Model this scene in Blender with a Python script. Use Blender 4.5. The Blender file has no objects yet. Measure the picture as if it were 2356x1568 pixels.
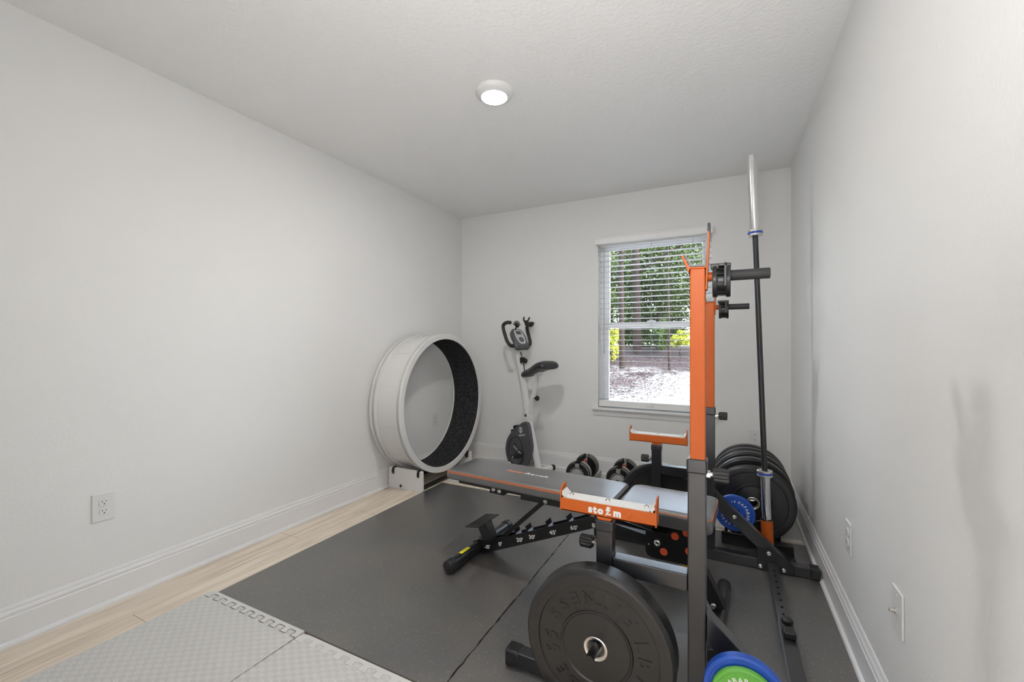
import bpy, bmesh, math, random
from mathutils import Vector, Matrix

R = math.radians
PI = math.pi
SC = bpy.context.scene
COL = SC.collection

# ------------------------------------------------------------------ camera
cam_d = bpy.data.cameras.new('camera')
cam_d.sensor_width = 36.0
cam_d.lens = 36.0 * 976.14 / 2356.0
cam_d.shift_y = 7.475 / 2356.0
cam_d.clip_start = 0.02
cam_d.clip_end = 300
cam = bpy.data.objects.new('camera', cam_d)
cam.location = (0, 0, 1.1429)
cam.rotation_euler = (R(90), 0, R(26.7057))
COL.objects.link(cam)
SC.camera = cam

# ------------------------------------------------------------------ colour management
SC.view_settings.view_transform = 'Standard'
SC.view_settings.look = 'None'
SC.view_settings.gamma = 1.0
SC.view_settings.use_curve_mapping = False
SC.view_settings.exposure = 0.0

# ------------------------------------------------------------------ sky and sun
world = bpy.data.worlds.new('world')
SC.world = world
world.use_nodes = True
wn = world.node_tree
wn.nodes.clear()
wo = wn.nodes.new('ShaderNodeOutputWorld')
wb = wn.nodes.new('ShaderNodeBackground')
ws = wn.nodes.new('ShaderNodeTexSky')
ws.sky_type = 'NISHITA'
ws.sun_disc = False
ws.sun_elevation = R(38)
ws.sun_rotation = R(100)
ws.air_density = 1.0
ws.dust_density = 3.0
wb.inputs['Strength'].default_value = 5.0
wh = wn.nodes.new('ShaderNodeHueSaturation')          # less saturated: a paler sky
wh.inputs['Saturation'].default_value = 0.55
wn.links.new(ws.outputs[0], wh.inputs['Color'])
wn.links.new(wh.outputs[0], wb.inputs[0])
wn.links.new(wb.outputs[0], wo.inputs[0])

sun_d = bpy.data.lights.new('sun', 'SUN')
sun_d.energy = 9.0
sun_d.angle = R(0.6)
sun_d.color = (1.0, 0.95, 0.88)
sun = bpy.data.objects.new('sun', sun_d)
# light travels towards +x (sun stands to the left, a little behind the house line)
sun.rotation_euler = Vector((0.72, 0.18, -0.66)).to_track_quat('-Z', 'Y').to_euler()
COL.objects.link(sun)

# added area light standing in for the photographer's flash, bounced off the ceiling
fl_d = bpy.data.lights.new('flash_stand_in', 'AREA')
fl_d.shape = 'DISK'
fl_d.size = 0.30
fl_d.energy = 13.0
fl_d.color = (1.0, 0.988, 0.972)
fl = bpy.data.objects.new('flash_stand_in', fl_d)
fl.location = (-0.12, 0.22, 1.50)
fl.rotation_euler = Vector((-0.26, 0.52, 0.80)).to_track_quat('-Z', 'Y').to_euler()
COL.objects.link(fl)

LAMP_STRENGTH = 340.0
HALL_FILL_STRENGTH = 3.0

# ------------------------------------------------------------------ materials
def mat(name, col, rough=0.5, metal=0.0, spec=0.5, bump=None, var=None, coat=0.0, cior=1.8):
    m = bpy.data.materials.new(name)
    m.use_nodes = True
    nt = m.node_tree
    p = nt.nodes['Principled BSDF']
    p.inputs['Base Color'].default_value = (*col, 1)
    p.inputs['Roughness'].default_value = rough
    p.inputs['Metallic'].default_value = metal
    p.inputs['Specular IOR Level'].default_value = spec
    p.inputs['Coat Weight'].default_value = coat
    p.inputs['Coat IOR'].default_value = cior
    p.inputs['Coat Roughness'].default_value = max(0.12, rough * 0.9)
    tc = nt.nodes.new('ShaderNodeTexCoord')
    if bump:
        scale, strength, dist = bump
        n = nt.nodes.new('ShaderNodeTexNoise')
        n.inputs['Scale'].default_value = scale
        n.inputs['Detail'].default_value = 3
        b = nt.nodes.new('ShaderNodeBump')
        b.inputs['Strength'].default_value = strength
        b.inputs['Distance'].default_value = dist
        nt.links.new(tc.outputs['Object'], n.inputs['Vector'])
        nt.links.new(n.outputs[0], b.inputs['Height'])
        nt.links.new(b.outputs[0], p.inputs['Normal'])
    sc, amt = var if var else (9.0, 0.04)
    n2 = nt.nodes.new('ShaderNodeTexNoise')
    n2.inputs['Scale'].default_value = sc
    n2.inputs['Detail'].default_value = 4
    nt.links.new(tc.outputs['Object'], n2.inputs['Vector'])
    mr = nt.nodes.new('ShaderNodeMapRange')
    mr.inputs['To Min'].default_value = 1 - amt
    mr.inputs['To Max'].default_value = 1 + amt
    nt.links.new(n2.outputs[0], mr.inputs['Value'])
    mx = nt.nodes.new('ShaderNodeVectorMath')
    mx.operation = 'SCALE'
    mx.inputs[0].default_value = col
    nt.links.new(mr.outputs[0], mx.inputs['Scale'])
    nt.links.new(mx.outputs[0], p.inputs['Base Color'])
    return m

M = {}
M['wall'] = mat('wall_paint', (0.83, 0.827, 0.815), 0.62, spec=0.3, bump=(95, 0.22, 0.004), var=(1.2, 0.008))
M['ceiling'] = mat('ceiling_paint', (0.93, 0.93, 0.925), 0.75, spec=0.25, bump=(60, 0.55, 0.006), var=(1.2, 0.008))
M['trim'] = mat('trim_paint', (0.82, 0.82, 0.82), 0.34, spec=0.45, var=(3, 0.01))
M['vinyl'] = mat('window_vinyl', (0.90, 0.90, 0.91), 0.4, var=(3, 0.01))
M['slat'] = mat('blind_slat', (0.90, 0.90, 0.89), 0.45, var=(5, 0.01))
M['cord'] = mat('blind_cord', (0.45, 0.45, 0.45), 0.8)
M['wand'] = mat('clear_wand', (0.55, 0.56, 0.57), 0.25)
M['plastic_white'] = mat('white_plastic', (0.78, 0.78, 0.77), 0.38, var=(4, 0.01))
M['slot'] = mat('dark_slot', (0.05, 0.05, 0.05), 0.7)
M['black_steel'] = mat('black_powder_coat', (0.007, 0.0075, 0.009), 0.34, spec=0.2, coat=0.7, cior=1.5, bump=(500, 0.12, 0.0006), var=(12, 0.08))
M['grey_steel'] = mat('charcoal_powder_coat', (0.017, 0.018, 0.021), 0.28, spec=0.2, coat=1.0, cior=1.5, bump=(500, 0.12, 0.0006), var=(12, 0.06))
M['orange'] = mat('orange_powder_coat', (0.57, 0.116, 0.016), 0.42, spec=0.28, bump=(450, 0.08, 0.0005), var=(6, 0.03))
M['rubber'] = mat('black_rubber', (0.012, 0.012, 0.0125), 0.36, spec=0.5, coat=0.2, cior=1.5, bump=(180, 0.10, 0.001), var=(8, 0.10))
M['cap'] = mat('black_end_cap', (0.014, 0.014, 0.015), 0.42, spec=0.5, var=(15, 0.06))
M['grip'] = mat('black_foam_grip', (0.026, 0.026, 0.028), 0.6, bump=(250, 0.2, 0.001))
M['chrome'] = mat('chrome', (0.80, 0.80, 0.80), 0.13, metal=1.0, var=(20, 0.02))
M['steel'] = mat('zinc_steel', (0.68, 0.67, 0.64), 0.28, metal=1.0, var=(40, 0.05))
M['hub_steel'] = mat('hub_steel', (0.74, 0.71, 0.66), 0.30, metal=1.0, var=(40, 0.05))
M['nylon'] = mat('pale_nylon_liner', (0.74, 0.73, 0.71), 0.5, var=(14, 0.05))
M['liner'] = mat('grey_liner', (0.20, 0.21, 0.22), 0.5)
M['white_print'] = mat('white_print', (0.85, 0.85, 0.83), 0.55, var=(60, 0.04))
M['blue'] = mat('blue_rubber', (0.016, 0.085, 0.46), 0.40, spec=0.5, var=(7, 0.05))
M['blue_band'] = mat('blue_band', (0.03, 0.07, 0.45), 0.4)
M['green'] = mat('green_rubber', (0.13, 0.42, 0.055), 0.42, spec=0.5, var=(7, 0.04))
M['yellow'] = mat('yellow_label', (0.82, 0.72, 0.02), 0.45)
M['amber'] = mat('amber_label', (0.72, 0.34, 0.05), 0.5)
M['red'] = mat('orange_disc', (0.66, 0.085, 0.025), 0.5)
M['vinyl_pad'] = mat('black_pad_vinyl', (0.058, 0.058, 0.060), 0.34, spec=1.0, coat=1.0, bump=(260, 0.15, 0.0012), var=(10, 0.08))
M['print_orange'] = mat('orange_print', (0.85, 0.30, 0.13), 0.5)
M['saddle'] = mat('black_saddle', (0.022, 0.022, 0.024), 0.36, spec=0.6, bump=(260, 0.1, 0.001))
M['piping'] = mat('orange_piping', (0.52, 0.13, 0.035), 0.5)
M['wheel_white'] = mat('white_board', (0.74, 0.735, 0.715), 0.45, spec=0.4, var=(4, 0.02))
M['bike_white'] = mat('white_enamel', (0.78, 0.78, 0.77), 0.28, spec=0.5, var=(5, 0.01))
M['bike_grey'] = mat('charcoal_plastic', (0.085, 0.087, 0.094), 0.36, spec=0.55, var=(8, 0.06))
M['bike_black'] = mat('black_plastic', (0.009, 0.009, 0.010), 0.36, spec=0.5, var=(8, 0.06))
M['console_face'] = mat('silver_console', (0.55, 0.56, 0.57), 0.32, metal=0.2)
M['lcd'] = mat('console_screen', (0.10, 0.11, 0.12), 0.15)
M['bar_black'] = mat('black_oxide_bar', (0.016, 0.016, 0.018), 0.34, spec=0.6, bump=(900, 0.1, 0.0003))
M['dumb_grey'] = mat('dumbbell_grey', (0.28, 0.275, 0.26), 0.4, spec=0.5)
M['dumb_black'] = mat('dumbbell_black', (0.008, 0.008, 0.009), 0.42, spec=0.5)
M['leaf_a'] = mat('leaf_green', (0.036, 0.052, 0.014), 0.7, spec=0.06, var=(0.9, 0.55))
M['leaf_b'] = mat('leaf_dark_green', (0.022, 0.036, 0.011), 0.7, spec=0.06, var=(0.9, 0.5))
M['leaf_c'] = mat('leaf_yellow_green', (0.15, 0.17, 0.02), 0.7, spec=0.06, var=(0.9, 0.45))
M['bark'] = mat('pine_bark', (0.013, 0.010, 0.0095), 0.95, spec=0.03, bump=(14, 0.8, 0.03), var=(8, 0.35))
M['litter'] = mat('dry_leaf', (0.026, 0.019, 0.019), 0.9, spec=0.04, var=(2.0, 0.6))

def translucent(m, amount, col):
    nt = m.node_tree
    p = nt.nodes['Principled BSDF']
    o = nt.nodes['Material Output']
    t = nt.nodes.new('ShaderNodeBsdfTranslucent'); t.inputs[0].default_value = (*col, 1)
    x = nt.nodes.new('ShaderNodeMixShader'); x.inputs[0].default_value = amount
    nt.links.new(p.outputs[0], x.inputs[1]); nt.links.new(t.outputs[0], x.inputs[2])
    nt.links.new(x.outputs[0], o.inputs[0])
M['thin_slat'] = mat('thin_blind_slat', (0.90, 0.90, 0.89), 0.45, var=(5, 0.01))
translucent(M['thin_slat'], 0.35, (0.9, 0.9, 0.88))

def carpet_mat():
    m = mat('black_carpet', (0.018, 0.018, 0.02), 0.95, spec=0.1, bump=(220, 0.9, 0.006))
    nt = m.node_tree
    p = nt.nodes['Principled BSDF']
    tc = nt.nodes.new('ShaderNodeTexCoord')
    n = nt.nodes.new('ShaderNodeTexNoise')
    n.inputs['Scale'].default_value = 130
    n.inputs['Detail'].default_value = 5
    n.inputs['Roughness'].default_value = 0.75
    r = nt.nodes.new('ShaderNodeValToRGB')
    r.color_ramp.elements[0].position = 0.45
    r.color_ramp.elements[0].color = (0.010, 0.010, 0.011, 1)
    r.color_ramp.elements[1].position = 0.72
    r.color_ramp.elements[1].color = (0.16, 0.16, 0.165, 1)
    nt.links.new(tc.outputs['Object'], n.inputs['Vector'])
    nt.links.new(n.outputs[0], r.inputs[0])
    nt.links.new(r.outputs[0], p.inputs['Base Color'])
    return m
M['carpet'] = carpet_mat()

def speckled_rubber():
    m = mat('speckled_rubber', (0.05, 0.05, 0.05), 0.40, spec=0.9, coat=0.9)
    nt = m.node_tree
    p = nt.nodes['Principled BSDF']
    tc = nt.nodes.new('ShaderNodeTexCoord')
    v = nt.nodes.new('ShaderNodeTexVoronoi')
    v.inputs['Scale'].default_value = 150
    v.inputs['Randomness'].default_value = 1.0
    nt.links.new(tc.outputs['Object'], v.inputs['Vector'])
    # fleck only in the cells whose random value is high, and only near their centre
    sep = nt.nodes.new('ShaderNodeSeparateColor')
    nt.links.new(v.outputs['Color'], sep.inputs[0])
    g = nt.nodes.new('ShaderNodeMath'); g.operation = 'GREATER_THAN'; g.inputs[1].default_value = 0.80
    nt.links.new(sep.outputs[0], g.inputs[0])
    d = nt.nodes.new('ShaderNodeMath'); d.operation = 'LESS_THAN'; d.inputs[1].default_value = 0.20
    nt.links.new(v.outputs['Distance'], d.inputs[0])
    mu = nt.nodes.new('ShaderNodeMath'); mu.operation = 'MULTIPLY'
    nt.links.new(g.outputs[0], mu.inputs[0]); nt.links.new(d.outputs[0], mu.inputs[1])
    n = nt.nodes.new('ShaderNodeTexNoise')
    n.inputs['Scale'].default_value = 2.2
    n.inputs['Detail'].default_value = 5
    nt.links.new(tc.outputs['Object'], n.inputs['Vector'])
    r = nt.nodes.new('ShaderNodeValToRGB')
    r.color_ramp.elements[0].position = 0.35
    r.color_ramp.elements[0].color = (0.050, 0.050, 0.052, 1)
    r.color_ramp.elements[1].position = 0.68
    r.color_ramp.elements[1].color = (0.092, 0.080, 0.070, 1)
    nt.links.new(n.outputs[0], r.inputs[0])
    mx = nt.nodes.new('ShaderNodeMix'); mx.data_type = 'RGBA'
    nt.links.new(mu.outputs[0], mx.inputs['Factor'])
    nt.links.new(r.outputs[0], mx.inputs['A'])
    mx.inputs['B'].default_value = (0.50, 0.49, 0.44, 1)
    nt.links.new(mx.outputs['Result'], p.inputs['Base Color'])
    nb = nt.nodes.new('ShaderNodeTexNoise'); nb.inputs['Scale'].default_value = 330; nb.inputs['Detail'].default_value = 2
    nt.links.new(tc.outputs['Object'], nb.inputs['Vector'])
    b = nt.nodes.new('ShaderNodeBump'); b.inputs['Strength'].default_value = 0.35; b.inputs['Distance'].default_value = 0.002
    nt.links.new(nb.outputs[0], b.inputs['Height'])
    nt.links.new(b.outputs[0], p.inputs['Normal'])
    nr = nt.nodes.new('ShaderNodeMapRange'); nr.inputs['To Min'].default_value = 0.34; nr.inputs['To Max'].default_value = 0.50
    nt.links.new(n.outputs[0], nr.inputs['Value']); nt.links.new(nr.outputs[0], p.inputs['Roughness'])
    return m
M['mat'] = speckled_rubber()

def foam_mat(name, ca, cb):
    m = mat(name, ca, 0.68, spec=0.35)
    nt = m.node_tree
    p = nt.nodes['Principled BSDF']
    tc = nt.nodes.new('ShaderNodeTexCoord')
    mp = nt.nodes.new('ShaderNodeMapping'); mp.inputs['Scale'].default_value = (42, 62, 1)
    nt.links.new(tc.outputs['Object'], mp.inputs['Vector'])
    sp = nt.nodes.new('ShaderNodeSeparateXYZ'); nt.links.new(mp.outputs[0], sp.inputs[0])
    cm = nt.nodes.new('ShaderNodeCombineXYZ')
    nt.links.new(sp.outputs[0], cm.inputs[0]); nt.links.new(sp.outputs[1], cm.inputs[1]); cm.inputs[2].default_value = 0.5
    ch = nt.nodes.new('ShaderNodeTexChecker'); ch.inputs['Scale'].default_value = 1.0
    ch.inputs['Color1'].default_value = (1, 1, 1, 1); ch.inputs['Color2'].default_value = (0, 0, 0, 1)
    nt.links.new(cm.outputs[0], ch.inputs['Vector'])
    def stripes(axis, freq):
        s = nt.nodes.new('ShaderNodeMath'); s.operation = 'MULTIPLY'; s.inputs[1].default_value = freq * 2 * PI
        nt.links.new(sp.outputs[axis], s.inputs[0])
        k = nt.nodes.new('ShaderNodeMath'); k.operation = 'SINE'; nt.links.new(s.outputs[0], k.inputs[0])
        return k
    sx = stripes(0, 5.0); sy = stripes(1, 3.0)
    mx = nt.nodes.new('ShaderNodeMix'); mx.data_type = 'FLOAT'
    nt.links.new(ch.outputs['Fac'], mx.inputs['Factor'])
    nt.links.new(sx.outputs[0], mx.inputs['A']); nt.links.new(sy.outputs[0], mx.inputs['B'])
    mr = nt.nodes.new('ShaderNodeMapRange'); mr.inputs['From Min'].default_value = -1; mr.inputs['From Max'].default_value = 1
    nt.links.new(mx.outputs['Result'], mr.inputs['Value'])
    b = nt.nodes.new('ShaderNodeBump'); b.inputs['Strength'].default_value = 0.6; b.inputs['Distance'].default_value = 0.0015
    nt.links.new(mr.outputs[0], b.inputs['Height']); nt.links.new(b.outputs[0], p.inputs['Normal'])
    # darker tone in the grooves of one set of weave blocks
    c2 = nt.nodes.new('ShaderNodeMix'); c2.data_type = 'RGBA'
    c2.inputs['A'].default_value = (*ca, 1); c2.inputs['B'].default_value = (*cb, 1)
    lt = nt.nodes.new('ShaderNodeMath'); lt.operation = 'LESS_THAN'; lt.inputs[1].default_value = 0.42
    nt.links.new(mr.outputs[0], lt.inputs[0])
    inv = nt.nodes.new('ShaderNodeMath'); inv.operation = 'SUBTRACT'; inv.inputs[0].default_value = 1
    nt.links.new(ch.outputs['Fac'], inv.inputs[1])
    ml = nt.nodes.new('ShaderNodeMath'); ml.operation = 'MULTIPLY'
    nt.links.new(lt.outputs[0], ml.inputs[0]); nt.links.new(inv.outputs[0], ml.inputs[1])
    m3 = nt.nodes.new('ShaderNodeMath'); m3.operation = 'MULTIPLY'; m3.inputs[1].default_value = 0.42
    nt.links.new(ml.outputs[0], m3.inputs[0])
    nt.links.new(m3.outputs[0], c2.inputs['Factor'])
    nt.links.new(c2.outputs['Result'], p.inputs['Base Color'])
    return m
M['foam'] = foam_mat('grey_foam', (0.70, 0.69, 0.665), (0.35, 0.345, 0.335))
M['foam_edge'] = mat('grey_foam_edge', (0.68, 0.675, 0.66), 0.7, spec=0.3, bump=(120, 0.15, 0.002))

def oak():
    m = mat('light_oak_plank', (0.55, 0.45, 0.35), 0.42, spec=0.4)
    nt = m.node_tree
    p = nt.nodes['Principled BSDF']
    tc = nt.nodes.new('ShaderNodeTexCoord')
    mp = nt.nodes.new('ShaderNodeMapping'); mp.inputs['Rotation'].default_value = (0, 0, R(90))
    mp.inputs['Location'].default_value = (0.42, 0.055, 0)
    nt.links.new(tc.outputs['Object'], mp.inputs['Vector'])
    br = nt.nodes.new('ShaderNodeTexBrick')
    br.inputs['Scale'].default_value = 1.0
    br.inputs['Brick Width'].default_value = 1.25
    br.inputs['Row Height'].default_value = 0.182
    br.inputs['Mortar Size'].default_value = 0.0012
    br.inputs['Color1'].default_value = (0.84, 0.74, 0.62, 1)
    br.inputs['Color2'].default_value = (0.78, 0.68, 0.56, 1)
    br.inputs['Mortar'].default_value = (0.30, 0.23, 0.16, 1)
    br.offset = 0.37
    nt.links.new(mp.outputs[0], br.inputs['Vector'])
    mg = nt.nodes.new('ShaderNodeMapping'); mg.inputs['Scale'].default_value = (26, 1.6, 1)
    nt.links.new(tc.outputs['Object'], mg.inputs['Vector'])
    n = nt.nodes.new('ShaderNodeTexNoise'); n.inputs['Scale'].default_value = 1.3; n.inputs['Detail'].default_value = 7
    n.inputs['Distortion'].default_value = 0.6
    nt.links.new(mg.outputs[0], n.inputs['Vector'])
    r = nt.nodes.new('ShaderNodeValToRGB')
    r.color_ramp.elements[0].position = 0.28; r.color_ramp.elements[0].color = (0.74, 0.70, 0.66, 1)
    r.color_ramp.elements[1].position = 0.62; r.color_ramp.elements[1].color = (1.06, 1.06, 1.06, 1)
    nt.links.new(n.outputs[0], r.inputs[0])
    mx = nt.nodes.new('ShaderNodeMix'); mx.data_type = 'RGBA'; mx.blend_type = 'MULTIPLY'; mx.inputs['Factor'].default_value = 1
    nt.links.new(br.outputs['Color'], mx.inputs['A']); nt.links.new(r.outputs[0], mx.inputs['B'])
    nt.links.new(mx.outputs['Result'], p.inputs['Base Color'])
    return m
M['oak'] = oak()

def outdoor_ground():
    m = mat('sandy_ground', (0.6, 0.57, 0.53), 0.95, spec=0.03)
    nt = m.node_tree
    p = nt.nodes['Principled BSDF']
    tc = nt.nodes.new('ShaderNodeTexCoord')
    n = nt.nodes.new('ShaderNodeTexNoise'); n.inputs['Scale'].default_value = 0.55; n.inputs['Detail'].default_value = 9
    n.inputs['Roughness'].default_value = 0.68
    nt.links.new(tc.outputs['Object'], n.inputs['Vector'])
    sp = nt.nodes.new('ShaderNodeSeparateXYZ'); nt.links.new(tc.outputs['Object'], sp.inputs[0])
    mr = nt.nodes.new('ShaderNodeMapRange')
    mr.inputs['From Min'].default_value = 11.0; mr.inputs['From Max'].default_value = 19.0
    mr.inputs['To Min'].default_value = -0.22; mr.inputs['To Max'].default_value = 0.32
    nt.links.new(sp.outputs[1], mr.inputs['Value'])
    ad = nt.nodes.new('ShaderNodeMath'); ad.operation = 'ADD'
    nt.links.new(n.outputs[0], ad.inputs[0]); nt.links.new(mr.outputs[0], ad.inputs[1])
    r = nt.nodes.new('ShaderNodeValToRGB')
    r.color_ramp.elements[0].position = 0.55; r.color_ramp.elements[0].color = (0.085, 0.086, 0.089, 1)
    r.color_ramp.elements[1].position = 0.66; r.color_ramp.elements[1].color = (0.016, 0.013, 0.014, 1)
    nt.links.new(ad.outputs[0], r.inputs[0])
    n2 = nt.nodes.new('ShaderNodeTexNoise'); n2.inputs['Scale'].default_value = 6; n2.inputs['Detail'].default_value = 6
    nt.links.new(tc.outputs['Object'], n2.inputs['Vector'])
    m2 = nt.nodes.new('ShaderNodeMapRange'); m2.inputs['To Min'].default_value = 0.7; m2.inputs['To Max'].default_value = 1.25
    nt.links.new(n2.outputs[0], m2.inputs['Value'])
    vs = nt.nodes.new('ShaderNodeVectorMath'); vs.operation = 'SCALE'
    nt.links.new(r.outputs[0], vs.inputs[0]); nt.links.new(m2.outputs[0], vs.inputs['Scale'])
    nt.links.new(vs.outputs[0], p.inputs['Base Color'])
    return m
M['ground'] = outdoor_ground()

def glass_mat():
    m = bpy.data.materials.new('window_glass')
    m.use_nodes = True
    nt = m.node_tree
    nt.nodes.clear()
    o = nt.nodes.new('ShaderNodeOutputMaterial')
    t = nt.nodes.new('ShaderNodeBsdfTransparent'); t.inputs[0].default_value = (0.97, 0.985, 0.98, 1)
    g = nt.nodes.new('ShaderNodeBsdfGlossy'); g.inputs['Roughness'].default_value = 0.02
    f = nt.nodes.new('ShaderNodeFresnel'); f.inputs['IOR'].default_value = 1.45
    x = nt.nodes.new('ShaderNodeMixShader')
    nt.links.new(f.outputs[0], x.inputs[0]); nt.links.new(t.outputs[0], x.inputs[1]); nt.links.new(g.outputs[0], x.inputs[2])
    nt.links.new(x.outputs[0], o.inputs[0])
    return m
M['glass'] = glass_mat()

def emit_mat(name, col, strength):
    m = bpy.data.materials.new(name)
    m.use_nodes = True
    p = m.node_tree.nodes['Principled BSDF']
    p.inputs['Base Color'].default_value = (0.9, 0.9, 0.9, 1)
    p.inputs['Emission Color'].default_value = (*col, 1)
    p.inputs['Emission Strength'].default_value = strength
    return m
M['lamp'] = emit_mat('lamp_diffuser', (1.0, 0.975, 0.945), LAMP_STRENGTH)
M['hall_fill'] = emit_mat('hall_fill_panel', (1.0, 0.98, 0.96), HALL_FILL_STRENGTH)

# ------------------------------------------------------------------ mesh helpers
def nb():
    return bmesh.new()

def join(bm, tmp, mtx=None, mi=0, smooth=False):
    me = bpy.data.meshes.new('tmp')
    for f in tmp.faces:
        f.material_index = mi
        f.smooth = smooth
    if mtx is not None:
        bmesh.ops.transform(tmp, matrix=mtx, verts=tmp.verts[:])
    tmp.to_mesh(me)
    tmp.free()
    bm.from_mesh(me)
    bpy.data.meshes.remove(me)

def bevel_all(t, r, seg=2, ang=R(30)):
    if r <= 0:
        return
    es = [e for e in t.edges if len(e.link_faces) == 2 and e.calc_face_angle(0) > ang]
    bmesh.ops.bevel(t, geom=es, offset=r, segments=seg, affect='EDGES', profile=0.5, clamp_overlap=True)

def box(bm, x0, x1, y0, y1, z0, z1, bev=0.0, seg=2, mi=0, mtx=None):
    t = nb()
    bmesh.ops.create_cube(t, size=1.0)
    for v in t.verts:
        v.co = Vector(((x0 + x1) / 2 + v.co.x * (x1 - x0), (y0 + y1) / 2 + v.co.y * (y1 - y0), (z0 + z1) / 2 + v.co.z * (z1 - z0)))
    bevel_all(t, bev, seg)
    join(bm, t, mtx, mi, smooth=False)

def frame_to(A, B, up=(0, 0, 1)):
    A = Vector(A); B = Vector(B)
    z = (B - A).normalized()
    up = Vector(up)
    if abs(z.dot(up)) > 0.999:
        up = Vector((0, 1, 0))
    x = up.cross(z).normalized()
    y = z.cross(x)
    m = Matrix((x, y, z)).transposed().to_4x4()
    m.translation = A
    return m, (B - A).length

def beam(bm, A, B, w, h, bev=0.003, up=(0, 0, 1), mi=0, seg=2):
    """rectangular bar from A to B; w = sideways width, h = size along up"""
    m, L = frame_to(A, B, up)
    box(bm, -w / 2, w / 2, -h / 2, h / 2, 0, L, bev, seg, mi, m)

def cyl(bm, A, B, r, r2=None, seg=24, bev=0.0, mi=0, caps=True, smooth=True):
    m, L = frame_to(A, B)
    t = nb()
    bmesh.ops.create_cone(t, cap_ends=caps, cap_tris=False, segments=seg, radius1=r, radius2=r if r2 is None else r2, depth=L)
    bmesh.ops.translate(t, verts=t.verts[:], vec=(0, 0, L / 2))
    bevel_all(t, bev, 2, R(50))
    for f in t.faces:
        f.smooth = smooth and len(f.verts) == 4
    me = bpy.data.meshes.new('tmp')
    bmesh.ops.transform(t, matrix=m, verts=t.verts[:])
    for f in t.faces:
        f.material_index = mi
    t.to_mesh(me); t.free(); bm.from_mesh(me); bpy.data.meshes.remove(me)

def lathe(bm, prof, A, axis, seg=48, closed=False, mi=0, smooth=True):
    """prof: (radius, height) list spun around axis from A"""
    m, _ = frame_to(A, Vector(A) + Vector(axis))
    t = nb()
    rings = []
    for r, h in prof:
        if r < 1e-6:
            rings.append([t.verts.new((0, 0, h))])
        else:
            rings.append([t.verts.new((r * math.cos(2 * PI * k / seg), r * math.sin(2 * PI * k / seg), h)) for k in range(seg)])
    n = len(rings)
    for i in range(n if closed else n - 1):
        a = rings[i]; b = rings[(i + 1) % n]
        for k in range(seg):
            k2 = (k + 1) % seg
            if len(a) == 1 and len(b) == 1:
                continue
            if len(a) == 1:
                t.faces.new((a[0], b[k2], b[k]))
            elif len(b) == 1:
                t.faces.new((a[k], a[k2], b[0]))
            else:
                t.faces.new((a[k], a[k2], b[k2], b[k]))
    bmesh.ops.recalc_face_normals(t, faces=t.faces[:])
    join(bm, t, m, mi, smooth)

def sweep(bm, pts, r, seg=12, mi=0, closed=False, cap=True, radii=None):
    P = [Vector(p) for p in pts]
    n = len(P)
    t = nb()
    rings = []
    prev = None
    for i in range(n):
        if closed:
            d = (P[(i + 1) % n] - P[i - 1]).normalized()
        else:
            d = (P[min(i + 1, n - 1)] - P[max(i - 1, 0)]).normalized()
        if prev is None:
            u = Vector((0, 0, 1)) if abs(d.z) < 0.9 else Vector((1, 0, 0))
            x = u.cross(d).normalized()
        else:
            x = (prev - d * prev.dot(d)).normalized()
        prev = x
        y = d.cross(x)
        rr = radii[i] if radii else r
        rings.append([t.verts.new(P[i] + x * rr * math.cos(2 * PI * k / seg) + y * rr * math.sin(2 * PI * k / seg)) for k in range(seg)])
    for i in range(n if closed else n - 1):
        a = rings[i]; b = rings[(i + 1) % n]
        for k in range(seg):
            t.faces.new((a[k], a[(k + 1) % seg], b[(k + 1) % seg], b[k]))
    if cap and not closed:
        t.faces.new(rings[0][::-1]); t.faces.new(rings[-1])
    bmesh.ops.recalc_face_normals(t, faces=t.faces[:])
    join(bm, t, None, mi, True)

def smooth_path(pts, n=6):
    P = [Vector(p) for p in pts]
    out = []
    for i in range(len(P) - 1):
        p0 = P[max(i - 1, 0)]; p1 = P[i]; p2 = P[i + 1]; p3 = P[min(i + 2, len(P) - 1)]
        for k in range(n):
            s = k / n
            out.append(0.5 * ((2 * p1) + (-p0 + p2) * s + (2 * p0 - 5 * p1 + 4 * p2 - p3) * s * s + (-p0 + 3 * p1 - 3 * p2 + p3) * s ** 3))
    out.append(P[-1])
    return out

def prism(bm, poly, a0, a1, plane='XZ', bev=0.0, seg=2, mi=0, mtx=None):
    """extrude a 2-D polygon from a0 to a1 along the axis that the plane lacks"""
    t = nb()
    def mk(p, a):
        if plane == 'XZ':
            return (p[0], a, p[1])
        if plane == 'YZ':
            return (a, p[0], p[1])
        return (p[0], p[1], a)
    A = [t.verts.new(mk(p, a0)) for p in poly]
    B = [t.verts.new(mk(p, a1)) for p in poly]
    n = len(poly)
    fa = t.faces.new(A); fb = t.faces.new(B[::-1])
    for i in range(n):
        t.faces.new((A[i], B[i], B[(i + 1) % n], A[(i + 1) % n]))
    bmesh.ops.recalc_face_normals(t, faces=t.faces[:])
    bevel_all(t, bev, seg)
    big = [f for f in t.faces if len(f.verts) > 4]
    bmesh.ops.triangulate(t, faces=big, ngon_method='EAR_CLIP')
    join(bm, t, mtx, mi, False)

def rounded(poly, r, n=4):
    """round the corners of a 2-D polygon"""
    out = []
    N = len(poly)
    rs = r if isinstance(r, (list, tuple)) else [r] * N
    for i in range(N):
        p = Vector(poly[i]); a = Vector(poly[i - 1]); b = Vector(poly[(i + 1) % N])
        da = (a - p); db = (b - p)
        q = min(rs[i], da.length * 0.49, db.length * 0.49)
        if q <= 0:
            out.append(tuple(p)); continue
        s = p + da.normalized() * q; e = p + db.normalized() * q
        for k in range(n + 1):
            tt = k / n
            out.append(tuple((1 - tt) ** 2 * s + 2 * tt * (1 - tt) * p + tt ** 2 * e))
    return out

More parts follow.
